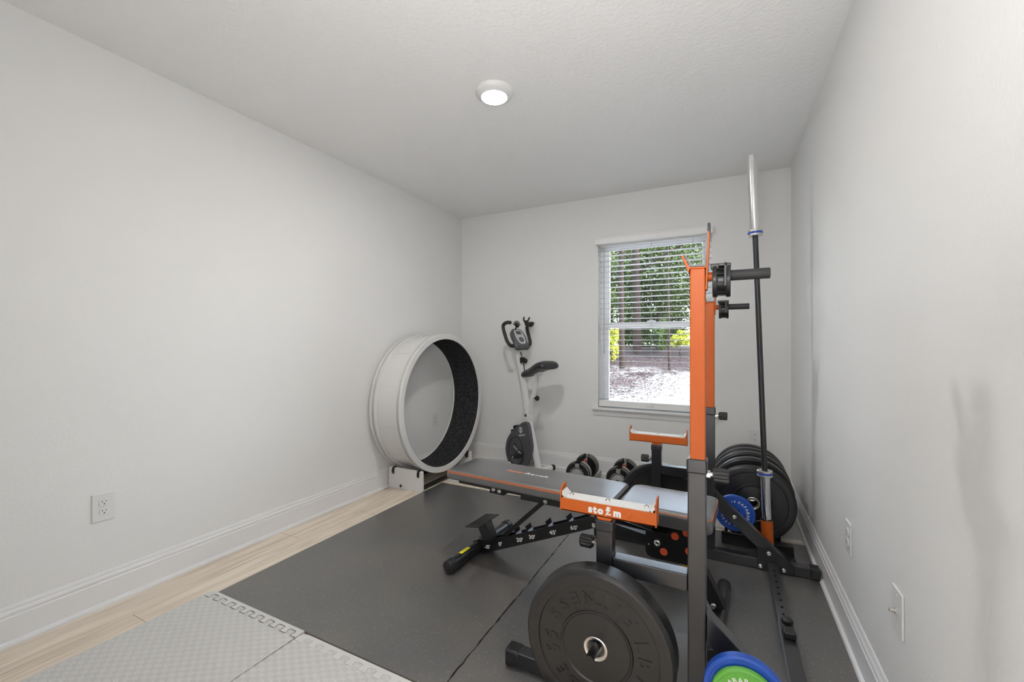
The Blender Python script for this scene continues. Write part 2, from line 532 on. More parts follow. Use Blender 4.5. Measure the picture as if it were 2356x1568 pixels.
def shade_auto(me, ang=R(35)):
    bm = bmesh.new(); bm.from_mesh(me)
    for f in bm.faces:
        f.smooth = True
    for e in bm.edges:
        if len(e.link_faces) == 2 and e.calc_face_angle(0) > ang:
            e.smooth = False
    bm.to_mesh(me); bm.free()

WORLD = {}     # world matrix of every thing built so far
def tag(o, label=None, cat=None, group=None, kind=None):
    if label: o['label'] = label
    if cat: o['category'] = cat
    if group: o['group'] = group
    if kind: o['kind'] = kind
    return o

def thing(name, label, cat, loc=(0, 0, 0), rotz=0.0, group=None, rot=None):
    o = bpy.data.objects.new(name, None)
    o.empty_display_size = 0.05
    COL.objects.link(o)
    o.location = loc
    o.rotation_euler = rot if rot else (0, 0, rotz)
    tag(o, label, cat, group)
    WORLD[o.name] = Matrix.Translation(Vector(loc)) @ o.rotation_euler.to_matrix().to_4x4()
    return o

BIKE_K = 1.0
BIKE = []
def part(name, bm, m, parent=None, world=False, label=None, auto=R(35)):
    """link one mesh object; world=True when its bmesh is in room coordinates"""
    me = bpy.data.meshes.new(name)
    if parent is not None and BIKE and (parent in BIKE or parent.parent in BIKE):
        bmesh.ops.scale(bm, vec=(BIKE_K, 1, 1), verts=bm.verts[:])
    if world and parent is not None:
        bmesh.ops.transform(bm, matrix=WORLD[parent.name].inverted(), verts=bm.verts[:])
    bm.to_mesh(me); bm.free()
    ms = m if isinstance(m, (list, tuple)) else [m]
    for k in ms:
        me.materials.append(k)
    if auto:
        shade_auto(me, auto)
    o = bpy.data.objects.new(name, me)
    COL.objects.link(o)
    if auto:
        w_ = o.modifiers.new('weighted_normal', 'WEIGHTED_NORMAL')
        w_.keep_sharp = True
        w_.weight = 90
    if parent is not None:
        o.parent = parent
        WORLD[o.name] = WORLD[parent.name]
    else:
        WORLD[o.name] = Matrix.Identity(4)
    if label: o['label'] = label
    return o

def single(name, bm, m, label, cat, group=None, base=None, auto=R(35)):
    """a top-level thing of one mesh, built in room coordinates, its origin moved to base"""
    if base is None:
        vs = [v.co for v in bm.verts]
        base = ((min(v.x for v in vs) + max(v.x for v in vs)) / 2, (min(v.y for v in vs) + max(v.y for v in vs)) / 2, min(v.z for v in vs))
    bmesh.ops.translate(bm, verts=bm.verts[:], vec=-Vector(base))
    o = part(name, bm, m, None, auto=auto)
    o.location = base
    WORLD[o.name] = Matrix.Translation(Vector(base))
    return tag(o, label, cat, group)

def struct(name, bm, m, parent=None, auto=R(35)):
    o = part(name, bm, m, parent, auto=auto)
    if parent is None:
        o['kind'] = 'structure'
    return o

def dup(root, loc, rotz=None, label=None):
    r = root.copy(); COL.objects.link(r)
    r.location = loc
    if rotz is not None: r.rotation_euler = (0, 0, rotz)
    if label: r['label'] = label
    for ch in list(root.children):
        c = ch.copy(); COL.objects.link(c); c.parent = r
        for g in list(ch.children):
            d = g.copy(); COL.objects.link(d); d.parent = c
    return r

GLYPH = {}
def glyph_mesh(ch, thick, bold):
    key = (ch, thick, bold)
    if key not in GLYPH:
        cu = bpy.data.curves.new('glyph', 'FONT')
        cu.body = ch
        cu.size = 1.0
        cu.extrude = thick
        cu.offset = bold
        cu.resolution_u = 3
        ob = bpy.data.objects.new('glyph', cu)
        COL.objects.link(ob)
        bpy.context.view_layer.update()
        dg = bpy.context.evaluated_depsgraph_get()
        me = bpy.data.meshes.new_from_object(ob.evaluated_get(dg))
        bpy.data.objects.remove(ob)
        xs = [v.co.x for v in me.vertices] or [0, 0.3]
        GLYPH[key] = (me, min(xs), max(xs))
    return GLYPH[key]

def text_line(bm, s, size, mtx, thick=0.0005, bold=0.012, gap=0.09, shear=0.0, sx=1.0, align='C', mi=0):
    """letters in the local XY plane of mtx, centred on its origin"""
    x = 0.0
    items = []
    for ch in s:
        if ch == ' ':
            x += 0.3; continue
        me, a, b = glyph_mesh(ch, thick / size, bold)
        items.append((me, x - a))
        x += (b - a) + gap
    x -= gap
    off = {'C': -x / 2, 'L': 0, 'R': -x}[align]
    sh = Matrix.Identity(4); sh[0][1] = shear
    for me, px in items:
        t = nb(); t.from_mesh(me)
        bmesh.ops.translate(t, verts=t.verts[:], vec=(px + off, 0, 0))
        bmesh.ops.transform(t, matrix=mtx @ Matrix.Diagonal((size * sx, size, size, 1)) @ sh, verts=t.verts[:])
        join(bm, t, None, mi, False)
    return x * size * sx

def text_arc(bm, s, size, rad, mid_deg, step_deg, origin, outward=True, thick=0.0006, bold=0.01, sx=1.0, mi=0):
    """letters on a circle in the plane facing -Y (x right, z up); mid_deg is measured anticlockwise from +x"""
    n = len(s)
    for i, ch in enumerate(s):
        if ch == ' ':
            continue
        me, a, b = glyph_mesh(ch, thick / size, bold)
        k = i - (n - 1) / 2
        ang = R(mid_deg - k * step_deg) if outward else R(mid_deg + k * step_deg)
        t = nb(); t.from_mesh(me)
        bmesh.ops.translate(t, verts=t.verts[:], vec=(-(a + b) / 2, -0.35, 0))
        rot = ang - PI / 2 if outward else ang + PI / 2
        m2 = Matrix.Rotation(rot, 4, 'Z')
        m2.translation = (rad * math.cos(ang), rad * math.sin(ang), 0)
        face = Matrix(((1, 0, 0, 0), (0, 0, -1, 0), (0, 1, 0, 0), (0, 0, 0, 1)))
        bmesh.ops.transform(t, matrix=Matrix.Translation(Vector(origin)) @ face @ m2 @ Matrix.Diagonal((size * sx, size, size, 1)), verts=t.verts[:])
        join(bm, t, None, mi, False)

FACE_FRONT = Matrix(((1, 0, 0, 0), (0, 0, -1, 0), (0, 1, 0, 0), (0, 0, 0, 1)))   # XY text plane -> faces -Y

# ================================================================== ROOM SHELL
XL, XR, YB, H = -2.4397, 0.4294, 3.6938, 2.44
YF = 0.105            # inner face of the wall with the doorway the picture is taken from
DX0, DX1, DH = -0.55, 0.38, 2.05
HY = -1.25            # far side of the hallway
T = 0.14

b = nb(); box(b, XL - 1.2, XR + 1.2, HY - 0.1, YB + 0.05, -0.1, 0.0)
struct('floor', b, M['oak'])
b = nb(); box(b, XL - T, XR + T, YF - 0.11, YB + T, H, H + 0.1)
struct('ceiling', b, M['ceiling'])
b = nb(); box(b, XL - 1.2, XR + 1.2, HY - 0.1, YF - 0.11, H, H + 0.1)
struct('ceiling_hall', b, M['ceiling'])
b = nb(); box(b, XL - T, XL, YF - 0.11, YB + T, 0, H)
struct('wall_left', b, M['wall'])
b = nb(); box(b, XR, XR + T, YF - 0.11, YB + T, 0, H)
struct('wall_right', b, M['wall'])
WX0, WX1, WZ0, WZ1 = -1.006, -0.094, 0.588, 2.045
b = nb()
box(b, XL, WX0, YB, YB + T, 0, H); box(b, WX1, XR, YB, YB + T, 0, H)
box(b, WX0, WX1, YB, YB + T, 0, WZ0); box(b, WX0, WX1, YB, YB + T, WZ1, H)
struct('wall_back', b, M['wall'])
b = nb()
box(b, XL, DX0, YF - 0.11, YF, 0, H); box(b, DX1, XR, YF - 0.11, YF, 0, H); box(b, DX0, DX1, YF - 0.11, YF, DH, H)
struct('wall_front', b, M['wall'])
b = nb()
box(b, XL - 1.2, XR + 1.2, HY - 0.1, HY, 0, H)
box(b, XL - 1.3, XL - 1.2, HY - 0.1, YF, 0, H); box(b, XR + 1.2, XR + 1.3, HY - 0.1, YF, 0, H)
struct('wall_hall', b, M['wall'])
b = nb()
box(b, DX0 - 0.015, DX0, YF - 0.112, YF + 0.002, 0, DH, 0.002); box(b, DX1, DX1 + 0.015, YF - 0.112, YF + 0.002, 0, DH, 0.002)
box(b, DX0 - 0.015, DX1 + 0.015, YF - 0.112, YF + 0.002, DH, DH + 0.015, 0.002)
struct('trim_1', b, M['trim'])

# baseboards: tall board, moulded cap and shoe moulding, one profile swept along each wall
PROF = [(0, 0), (0.027, 0), (0.027, 0.006), (0.023, 0.014), (0.0145, 0.018), (0.0135, 0.018), (0.0135, 0.104), (0.0105, 0.107), (0.0105, 0.113),
        (0.0125, 0.115), (0.0125, 0.120), (0.010, 0.127), (0.0065, 0.131), (0.0075, 0.134), (0.006, 0.142), (0.0025, 0.148), (0, 0.148)]
def baseboard(name, p0, p1, inward):
    t = nb()
    A = [t.verts.new((p0[0] + inward[0] * d, p0[1] + inward[1] * d, z)) for d, z in PROF]
    B = [t.verts.new((p1[0] + inward[0] * d, p1[1] + inward[1] * d, z)) for d, z in PROF]
    n = len(PROF)
    for i in range(n):
        t.faces.new((A[i], A[(i + 1) % n], B[(i + 1) % n], B[i]))
    t.faces.new(A); t.faces.new(B[::-1])
    bmesh.ops.recalc_face_normals(t, faces=t.faces[:])
    struct(name, t, M['trim'], auto=R(25))
baseboard('baseboard_left', (XL, YF), (XL, YB), (1, 0))
baseboard('baseboard_back', (XL, YB), (XR, YB), (0, -1))
baseboard('baseboard_right', (XR, YF), (XR, YB), (-1, 0))
baseboard('baseboard_front', (XL, YF), (DX0 - 0.02, YF), (0, 1))

# ------------------------------------------------------------------ window
YS = 3.778
win = bpy.data.objects.new('window_1', None); COL.objects.link(win); win['kind'] = 'structure'
win.location = ((WX0 + WX1) / 2, YS, WZ0)
WORLD['window_1'] = Matrix.Translation(win.location)
b = nb()
FW = 0.045
box(b, WX0, WX0 + FW, YS, YS + 0.06, WZ0, WZ1, 0.003); box(b, WX1 - FW, WX1, YS, YS + 0.06, WZ0, WZ1, 0.003)
box(b, WX0 + FW, WX1 - FW, YS, YS + 0.06, WZ1 - FW, WZ1, 0.003); box(b, WX0 + FW, WX1 - FW, YS, YS + 0.06, WZ0, WZ0 + 0.03, 0.003)
part('window_frame', b, M['vinyl'], win, world=True)
def sash(z0, z1, y, name):
    b = nb(); w = 0.034
    box(b, WX0 + FW - 0.004, WX0 + FW + w - 0.004, y, y + 0.028, z0, z1, 0.003); box(b, WX1 - FW - w + 0.004, WX1 - FW + 0.004, y, y + 0.028, z0, z1, 0.003)
    box(b, WX0 + FW + w - 0.004, WX1 - FW - w + 0.004, y, y + 0.028, z0, z0 + 0.045, 0.003); box(b, WX0 + FW + w - 0.004, WX1 - FW - w + 0.004, y, y + 0.028, z1 - 0.045, z1, 0.003)
    s = part(name, b, M['vinyl'], win, world=True)
    b = nb(); box(b, WX0 + FW + w - 0.008, WX1 - FW - w + 0.008, y + 0.012, y + 0.016, z0 + 0.042, z1 - 0.042)
    part('pane', b, M['glass'], s, world=True)
    return s
sash(1.285, WZ1 - 0.02, YS + 0.03, 'upper_sash')
low = sash(WZ0 + 0.012, 1.335, YS - 0.002, 'lower_sash')
b = nb(); box(b, -0.60, -0.53, YS - 0.016, YS, 1.335, 1.345, 0.003); box(b, -0.58, -0.55, YS - 0.02, YS - 0.004, 1.343, 1.352, 0.003)
part('sash_lock', b, M['vinyl'], low, world=True)
b = nb()
box(b, WX0 - 0.052, WX1 + 0.052, YB - 0.036, YB + 0.002, WZ0 - 0.022, WZ0, 0.006, 3)
box(b, WX0, WX1, YB, YS + 0.01, WZ0 - 0.02, WZ0 - 0.001)
part('window_sill', b, M['trim'], win, world=True)
b = nb()
t = nb()
prof = [(0, 0), (0.010, 0.0), (0.012, 0.012), (0.013, 0.030), (0.018, 0.040), (0.026, 0.046), (0, 0.046)]
A = [t.verts.new((WX0 - 0.038, YB - d, WZ0 - 0.068 + z)) for d, z in prof]
B = [t.verts.new((WX1 + 0.038, YB - d, WZ0 - 0.068 + z)) for d, z in prof]
for i in range(len(prof)):
    t.faces.new((A[i], A[(i + 1) % len(prof)], B[(i + 1) % len(prof)], B[i]))
t.faces.new(A); t.faces.new(B[::-1])
bmesh.ops.recalc_face_normals(t, faces=t.faces[:])
join(b, t)
part('apron', b, M['trim'], win, world=True)

# ------------------------------------------------------------------ window blind
bl = thing('window_blind', 'white slatted blind with open slats hanging in the window', 'blind', (-0.55, 3.70, 0.60))
b = nb()
box(b, -1.020, -0.086, 3.640, 3.692, 2.012, 2.064, 0.004)
box(b, -1.022, -0.084, 3.636, 3.692, 2.056, 2.068, 0.003)
part('valance', b, M['slat'], bl, world=True)
b = nb(); box(b, WX0 + 0.006, WX1 - 0.006, 3.700, 3.748, 2.000, 2.044, 0.003)
part('head_rail', b, M['slat'], bl, world=True)
b = nb()
z = 0.672
k = 0
while z < 1.995:
    t = nb()
    n = 6
    prev = None
    for i in range(n + 1):
        s = i / n - 0.5
        yy = 3.722 + s * 0.045
        zz = z - s * 0.0034 + (0.25 - s * s) * 0.0025
        cur = [t.verts.new((WX0 + 0.006, yy, zz)), t.verts.new((WX1 - 0.006, yy, zz)), t.verts.new((WX1 - 0.006, yy, zz - 0.0016)), t.verts.new((WX0 + 0.006, yy, zz - 0.0016))]
        if prev:
            for a in range(4):
                t.faces.new((prev[a], prev[(a + 1) % 4], cur[(a + 1) % 4], cur[a]))
        else:
            t.faces.new(cur)
        prev = cur
    t.faces.new(prev[::-1])
    bmesh.ops.recalc_face_normals(t, faces=t.faces[:])
    join(b, t)
    z += 0.0462
part('slats', b, M['thin_slat'], bl, world=True)
b = nb(); box(b, WX0 + 0.006, WX1 - 0.006, 3.696, 3.748, 0.598, 0.650, 0.005)
box(b, -0.60, -0.54, 3.690, 3.698, 0.615, 0.648, 0.004)
part('bottom_rail', b, M['slat'], bl, world=True)
for cx in (-0.975, -0.557, -0.235):
    b = nb()
    for yy in (3.695, 3.749):
        cyl(b, (cx, yy, 0.64), (cx, yy, 2.015), 0.0009, seg=6)
    part('ladder_cord', b, M['cord'], bl, world=True)
b = nb(); cyl(b, (-0.95, 3.688, 1.075), (-0.95, 3.688, 1.99), 0.004, seg=8); cyl(b, (-0.95, 3.688, 1.06), (-0.95, 3.688, 1.10), 0.0055, seg=8)
part('wand', b, M['wand'], bl, world=True)

# ------------------------------------------------------------------ outdoors
def ground_z(x, y):
    return -0.28 + 0.0908 * min(13, max(0, y - 11))

b = nb()
t = nb()
nx, ny = 30, 70
grid = []
for j in range(ny + 1):
    row = []
    yy = -28 + 88 * (j / ny)
    for i in range(nx + 1):
        xx = -45 + 75 * i / nx
        zz = ground_z(xx, yy) + 0.04 * math.sin(xx * 1.3 + yy * 0.7) * min(1, max(0, yy - 9) / 5)
        row.append(t.verts.new((xx, yy, zz)))
    grid.append(row)
for j in range(ny):
    for i in range(nx):
        t.faces.new((grid[j][i], grid[j][i + 1], grid[j + 1][i + 1], grid[j + 1][i]))
join(b, t, smooth=True)
g = struct('ground', b, M['ground'], auto=None)

random.seed(7)
def leaf_mesh(name, n, ext, size, clumps, rng):
    """crown: leaf blades gathered around random clump centres inside an ellipsoid"""
    bm = nb()
    cs = []
    for _ in range(clumps):
        while True:
            p = Vector((rng.uniform(-1, 1), rng.uniform(-1, 1), rng.uniform(-1, 1)))
            if p.length < 1: break
        cs.append(Vector((p.x * ext[0], p.y * ext[1], p.z * ext[2])))
    for _ in range(n):
        c = rng.choice(cs)
        p = c + Vector((rng.gauss(0, 1) * ext[0] * .16, rng.gauss(0, 1) * ext[1] * .16, rng.gauss(0, 1) * ext[2] * .10))
        s = size * rng.uniform(0.6, 1.3)
        d = Vector((rng.uniform(-1, 1), rng.uniform(-1, 1), rng.uniform(-.7, .5))).normalized()
        w = d.cross(Vector((rng.uniform(-1, 1), rng.uniform(-1, 1), rng.uniform(-1, 1)))).normalized()
        v = [bm.verts.new(p), bm.verts.new(p + d * s * .45 + w * s * .28), bm.verts.new(p + d * s), bm.verts.new(p + d * s * .45 - w * s * .28)]
        bm.faces.new(v)
    me = bpy.data.meshes.new(name)
    bm.to_mesh(me); bm.free()
    return me

def trunk_bm(h, r, rng, bend=0.15):
    bm = nb()
    pts = []
    for i in range(8):
        s = i / 7
        pts.append((bend * math.sin(s * 2.2 + rng.random()) * s, bend * .6 * math.sin(s * 3 + rng.random()) * s, h * s - 0.1))
    P = smooth_path(pts, 3)
    sweep(bm, P, r, 10, radii=[r * (1.15 - .55 * i / (len(P) - 1)) for i in range(len(P))])
    for _ in range(5):
        s = rng.uniform(.35, .95)
        a = rng.uniform(0, 2 * PI)
        q = P[int(s * (len(P) - 1))]
        e = q + Vector((math.cos(a), math.sin(a), .5)) * h * .2
        sweep(bm, smooth_path([q, (q + e) / 2 + Vector((0, 0, .1)), e], 3), r * .25, 6)
    return bm


rng = random.Random(11)
LEAF = {}
def crown(kind, n, ext, size, clumps):
    key = (kind, n, ext)
    if key not in LEAF:
        LEAF[key] = leaf_mesh('foliage', n, ext, size, clumps, rng)
    return LEAF[key]

def tree(name, label, x, y, th, tr, cz, ext, n, size, clumps, mkey, group=None, cat='tree'):
    r = thing(name, label, cat, (x, y, ground_z(x, y)), rng.uniform(0, 6), group)
    if tr > 0:
        part('trunk', trunk_bm(th, tr, rng), M['bark'], r)
    me = crown(mkey, n, ext, size, clumps).copy()
    me.materials.clear(); me.materials.append(M[mkey])
    f = bpy.data.objects.new('foliage', me); COL.objects.link(f); f.parent = r
    f.location = (0, 0, cz)
    return r

tree('pine_tree', 'thicker dark pine trunk seen through the left half of the window', -3.87, 21.4, 12.0, 0.19, 10.5, (1.0, 0.8, 1.8), 900, 0.25, 20, 'leaf_b')
tree('pine_tree', 'slimmer dark pine trunk left of the thicker one outside the window', -3.56, 16.5, 10.5, 0.100, 9.2, (0.9, 0.9, 1.6), 800, 0.25, 18, 'leaf_b')
tree('birch_tree', 'thin pale trunk among the leaves in the middle of the window', -1.80, 16.2, 7.5, 0.045, 6.6, (0.9, 0.9, 1.3), 700, 0.22, 16, 'leaf_a')
WOOD = [(-3.6, 26.7, 5.2, 'leaf_b'), (0.9, 21.0, 5.0, 'leaf_a'), (7.4, 26.7, 5.0, 'leaf_b'), (-18.5, 27.5, 5.0, 'leaf_a'), (-8.8, 36.8, 6.4, 'leaf_a'), (1.6, 36.8, 6.0, 'leaf_b'),
        (-4.2, 46.0, 7.6, 'leaf_a'), (-15.0, 46.0, 7.6, 'leaf_b'), (7.0, 46.0, 7.6, 'leaf_a')]
for x, y, cz, mk in WOOD:
    e = (1.9, 1.7, 2.6) if y < 22 else ((3.5, 2.2, 3.4) if y < 30 else (3.9, 2.6, 4.6))
    tree('leafy_tree', 'dense leafy tree in the woods outside the window', x, y, cz + 0.6, 0.13, cz, e, 16000 if y < 22 else 34000, 0.105 if y < 22 else 0.16, 80, mk, 'leafy trees of the woods')
tree('shrub', 'bright yellow green shrub at the left foot of the pines', -4.46, 18.6, 0.5, 0.03, 0.85, (0.75, 0.5, 0.75), 4500, 0.09, 26, 'leaf_c', cat='shrub')
tree('shrub', 'small yellow green shrub under the trees at the right of the window', -1.75, 20.2, 0.4, 0.03, 0.8, (0.5, 0.45, 0.4), 2400, 0.09, 18, 'leaf_c', cat='shrub')
tree('shrub', 'dark low shrub behind the pine trunks', -3.0, 23.3, 0.4, 0.03, 0.9, (2.4, 0.3, 0.8), 9000, 0.11, 40, 'leaf_b', cat='shrub')
# shade trees left of the view: they throw the leafy shadow on the sand
for k, (x, y) in enumerate(((-5.2, 31.9), (2.9, 31.9), (-13.2, 31.9))):
    tree('shrub', 'dark green understory thicket far back in the woods', x, y, 0.4, 0.03, 1.55, (3.3, 0.35, 1.55), 24000, 0.17, 80, 'leaf_b', 'understory thickets', cat='shrub')
tree('shade_tree', 'leafy tree left of the window view shading the middle of the bank', -9.8, 17.6, 6.4, 0.18, 5.6, (2.0, 1.4, 2.0), 1500, 0.26, 30, 'leaf_a')
tree('shade_tree', 'leafy tree left of the window view shading the back of the bank', -11.2, 22.2, 6.4, 0.18, 5.9, (2.2, 1.5, 2.4), 1900, 0.26, 30, 'leaf_a')
tree('shade_tree', 'big leafy tree left of the window view shading the sand', -9.4, 11.4, 6.4, 0.18, 6.3, (2.3, 2.2, 1.5), 2600, 0.24, 30, 'leaf_a')
# dry leaves on the sand, thicker in place of the tree shadow
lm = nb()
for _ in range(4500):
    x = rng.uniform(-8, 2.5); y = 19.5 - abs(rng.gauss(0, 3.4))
    if rng.random() < 0.5:        # dark drifts standing in for the tree shadow on the left sand
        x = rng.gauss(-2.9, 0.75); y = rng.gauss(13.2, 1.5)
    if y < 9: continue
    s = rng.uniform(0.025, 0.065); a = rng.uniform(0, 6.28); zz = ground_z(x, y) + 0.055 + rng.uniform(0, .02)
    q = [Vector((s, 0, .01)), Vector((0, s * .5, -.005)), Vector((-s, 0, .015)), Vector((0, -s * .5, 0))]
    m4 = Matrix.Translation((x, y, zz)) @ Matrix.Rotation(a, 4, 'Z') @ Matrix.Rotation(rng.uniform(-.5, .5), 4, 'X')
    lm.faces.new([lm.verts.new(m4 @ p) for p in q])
o = single('leaf_litter_and_shade', lm, M['litter'], 'dry brown leaves scattered over the ground outside, thicker in place of a tree shadow', 'leaf litter', auto=None)
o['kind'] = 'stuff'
b = nb()
sweep(b, smooth_path([(-1.15, 10.6, -0.25), (-0.95, 10.2, -0.23), (-0.75, 9.9, -0.23), (-0.42, 9.5, -0.25)], 5), 0.02, 7)
sweep(b, smooth_path([(-0.85, 10.05, -0.23), (-0.7, 9.7, -0.2), (-0.62, 9.4, -0.24)], 4), 0.010, 6)
single('fallen_branch', b, M['bark'], 'dark fallen branch lying on the pale sand outside', 'branch')

# ------------------------------------------------------------------ ceiling light
cl = thing('ceiling_light', 'round white flush light glowing on the ceiling', 'light', (-1.06, 1.905, 2.44))
b = nb()
lathe(b, [(0.0, 0.0), (0.098, 0.0), (0.097, 0.010), (0.088, 0.022), (0.070, 0.032), (0.066, 0.033), (0.064, 0.028), (0, 0.028)], (0, 0, 0), (0, 0, -1), 64)
part('trim_ring', b, M['plastic_white'], cl)
b = nb()
lathe(b, [(0.0, 0.0285), (0.064, 0.0285), (0.061, 0.033), (0.03, 0.036), (0.0, 0.0365)], (0, 0, 0), (0, 0, -1), 48)
part('diffuser', b, M['lamp'], cl)
# unseen glowing panel, added in the hallway as fill light
hl = thing('hall_fill_light', 'unseen glowing ceiling panel added as fill in the hallway behind the doorway', 'light', (-0.1, -0.62, 2.44))
b = nb(); box(b, -0.62, 0.62, -0.42, 0.42, -0.03, 0, 0.004)
part('housing', b, M['plastic_white'], hl)
b = nb(); box(b, -0.59, 0.59, -0.39, 0.39, -0.036, -0.0305)
part('diffuser', b, M['hall_fill'], hl)

# ------------------------------------------------------------------ wall plates
def rotz_local(rz):
    return Matrix.Rotation(rz, 4, 'Z')

def outlet(label, loc, rz, w=0.079, h=0.122, style='duplex'):
    """plate built facing local -Y, back on the wall at y = 0"""
    t = thing('wall_outlet' if style == 'duplex' else ('cable_plate' if style == 'coax' else 'phone_plate'), label, 'outlet' if style == 'duplex' else 'wall plate', loc, rz)
    b = nb(); box(b, -w / 2, w / 2, -0.006, 0, -h / 2, h / 2, 0.003, 3)
    part('plate', b, M['plastic_white'], t)
    if style == 'duplex':
        for zc in (0.0195, -0.0195):
            b = nb()
            poly = rounded([(-0.0165, zc - 0.014), (0.0165, zc - 0.014), (0.0165, zc + 0.014), (-0.0165, zc + 0.014)], 0.010)
            prism(b, poly, -0.0085, -0.004, 'XZ', 0.0008)
            f = part('receptacle', b, M['plastic_white'], t)
            b = nb()
            box(b, -0.0075, -0.0055, -0.0088, -0.008, zc + 0.001, zc + 0.009)
            box(b, 0.0055, 0.0075, -0.0088, -0.008, zc + 0.002, zc + 0.008)
            cyl(b, (0, -0.008, zc - 0.006), (0, -0.0088, zc - 0.006), 0.0026, seg=12)
            part('slots', b, M['slot'], f)
        b = nb(); cyl(b, (0, -0.005, 0), (0, -0.0072, 0), 0.003, seg=12)
        part('screw', b, M['plastic_white'], t)
    elif style == 'coax':
        b = nb(); cyl(b, (0, -0.005, 0), (0, -0.010, 0), 0.0075, seg=6); cyl(b, (0, -0.010, 0), (0, -0.022, 0), 0.0045, seg=16)
        part('connector', b, M['steel'], t)
        for zc in (0.042, -0.042):
            b = nb(); cyl(b, (0, -0.005, zc), (0, -0.007, zc), 0.003, seg=12)
            part('screw', b, M['plastic_white'], t)
    return t
outlet('white outlet plate on the left wall near the front corner', (XL, 0.858, 0.431), R(90))
outlet('white outlet plate on the left wall seen through the big ring wheel', (XL, 3.233, 0.432), R(90))
po = outlet('white outlet plate on the back wall behind the exercise bike', (-1.709, YB, 0.441), 0)
outlet('white outlet plate on the back wall beside the standing barbell', (0.200, YB, 0.441), 0)
outlet('white outlet plate on the right wall farther from the doorway', (XR, 2.056, 0.396), R(-90))
outlet('white cable plate with a metal stub on the right wall', (XR, 1.528, 0.405), R(-90), style='coax')
ad = thing('power_adapter', 'pale grey plug adapter in the outlet behind the bike', 'adapter', (-1.700, YB - 0.009, 0.42))
b = nb(); box(b, -0.022, 0.026, -0.045, 0.0, -0.022, 0.026, 0.005, 3)
part('body', b, M['plastic_white'], ad)
b = nb(); sweep(b, smooth_path([(0, -0.03, -0.02), (0.0, -0.04, -0.10), (0.03, -0.05, -0.22), (0.10, -0.07, -0.33), (0.14, -0.10, -0.40)], 5), 0.0022, 6)
part('lead', b, M['plastic_white'], ad)

# ------------------------------------------------------------------ floor coverings
def rubber_mat(label, x0, x1, y0, y1, jag):
    r2 = random.Random(int(abs(x0) * 100))
    poly = [(x0, y0)]
    n = 60
    for i in range(n + 1):
        poly.append((x1 + (r2.uniform(-.003, .003) if jag > 0 else 0), y0 + (y1 - y0) * i / n))
    if jag < 0:
        for i in range(n, -1, -1):
            poly.append((x0 + r2.uniform(-.003, .003), y0 + (y1 - y0) * i / n))
        poly = poly[1:]
    else:
        poly.append((x0, y1))
    bm = nb(); prism(bm, poly, 0.0005, 0.0085, 'XY')
    return single('rubber_mat', bm, M['mat'], label, 'mat', 'black rubber floor mats', auto=None)
lm_ = rubber_mat('black speckled rubber mat under the bench, on the left of the seam', -2.078, -0.8390, 1.131, 2.855, 1)
rubber_mat('black speckled rubber mat under the rack, along the right wall', -0.8330, 0.4015, 1.123, 2.880, -1)

b = nb(); box(b, -0.846, -0.8365, 1.14, 2.85, 0.0002, 0.0030)  # black strip under the seam, standing in for the shade between the mats
seam_shade = part('seam_shade_strip', b, M['rubber'], lm_, world=True)

def puzzle(x0, x1, y, depth, n):
    """jigsaw line from x0 to x1 around y"""
    pts = []
    P = (x1 - x0) / n
    for i in range(n):
        a = x0 + i * P
        for u, v in ((0.00, -1), (0.20, -1), (0.29, -.75), (0.27, -.35), (0.22, .35), (0.23, .75), (0.30, 1), (0.70, 1), (0.77, .75), (0.78, .35), (0.73, -.35), (0.71, -.75), (0.80, -1)):
            pts.append((a + u * P, y + v * depth / 2))
    pts.append((x1, y - depth / 2))
    return pts

def offset_line(line, d):
    out = []
    for i, p in enumerate(line):
        a = Vector(line[max(i - 1, 0)]); c = Vector(line[min(i + 1, len(line) - 1)])
        t = (c - a)
        t = t.normalized() if t.length > 1e-7 else Vector((1, 0))
        out.append((p[0] - t.y * d, p[1] + t.x * d))
    return out

def foam_tile(label, x0, x1, y0, y1, front=None, gap=0.003, left=False, right=False, group='grey foam floor tiles', flip=False):
    t = thing('foam_tile', label, 'foam tile', ((x0 + x1) / 2, (y0 + y1) / 2, 0.0), 0, group)
    z0, z1 = 0.0, 0.0125
    n = 9
    dep = 0.026
    yl = (y1 - 0.030) if not flip else (y0 + 0.030)
    line = puzzle(x0 + 0.03, x1 - 0.012, yl, dep, n)
    if not flip:
        body = [(x0, y0), (x1, y0), (x1, line[-1][1] - gap / 2)] + offset_line(line, -gap / 2)[::-1] + [(x0 + 0.006, y1 - 0.045)]
        edge = offset_line(line, gap / 2) + [(x1, line[-1][1] + gap / 2), (x1, y1)] + [(x0 + 0.035, y1), (x0 + 0.012, y1 - 0.008), (x0 + 0.004, y1 - 0.025), (x0 + 0.010, y1 - 0.043)]
    else:
        body = [(x0, y1)] + [(x0, line[0][1] + gap / 2)] + offset_line(line, gap / 2) + [(x1, line[-1][1] + gap / 2), (x1, y1)]
        edge = [(x0, y0), (x1, y0), (x1, line[-1][1] - gap / 2)] + offset_line(line, -gap / 2)[::-1] + [(x0, line[0][1] - gap / 2)]
    bm = nb(); prism(bm, body, z0, z1, 'XY')
    part('panel', bm, M['foam'], t, world=True, auto=None)
    bm = nb(); prism(bm, edge, z0, z1, 'XY')
    part('edge_strip', bm, M['foam_edge'], t, world=True, auto=None)
    return t
ft = []
ft.append(foam_tile('grey foam tile at the front left with a jigsaw edge strip', -2.112, -1.4837, 0.50, 1.128, gap=0.0055))
ft.append(foam_tile('grey foam tile right of the corner tile with a tight edge seam', -1.483, -0.855, 0.494, 1.120, gap=0.0012))
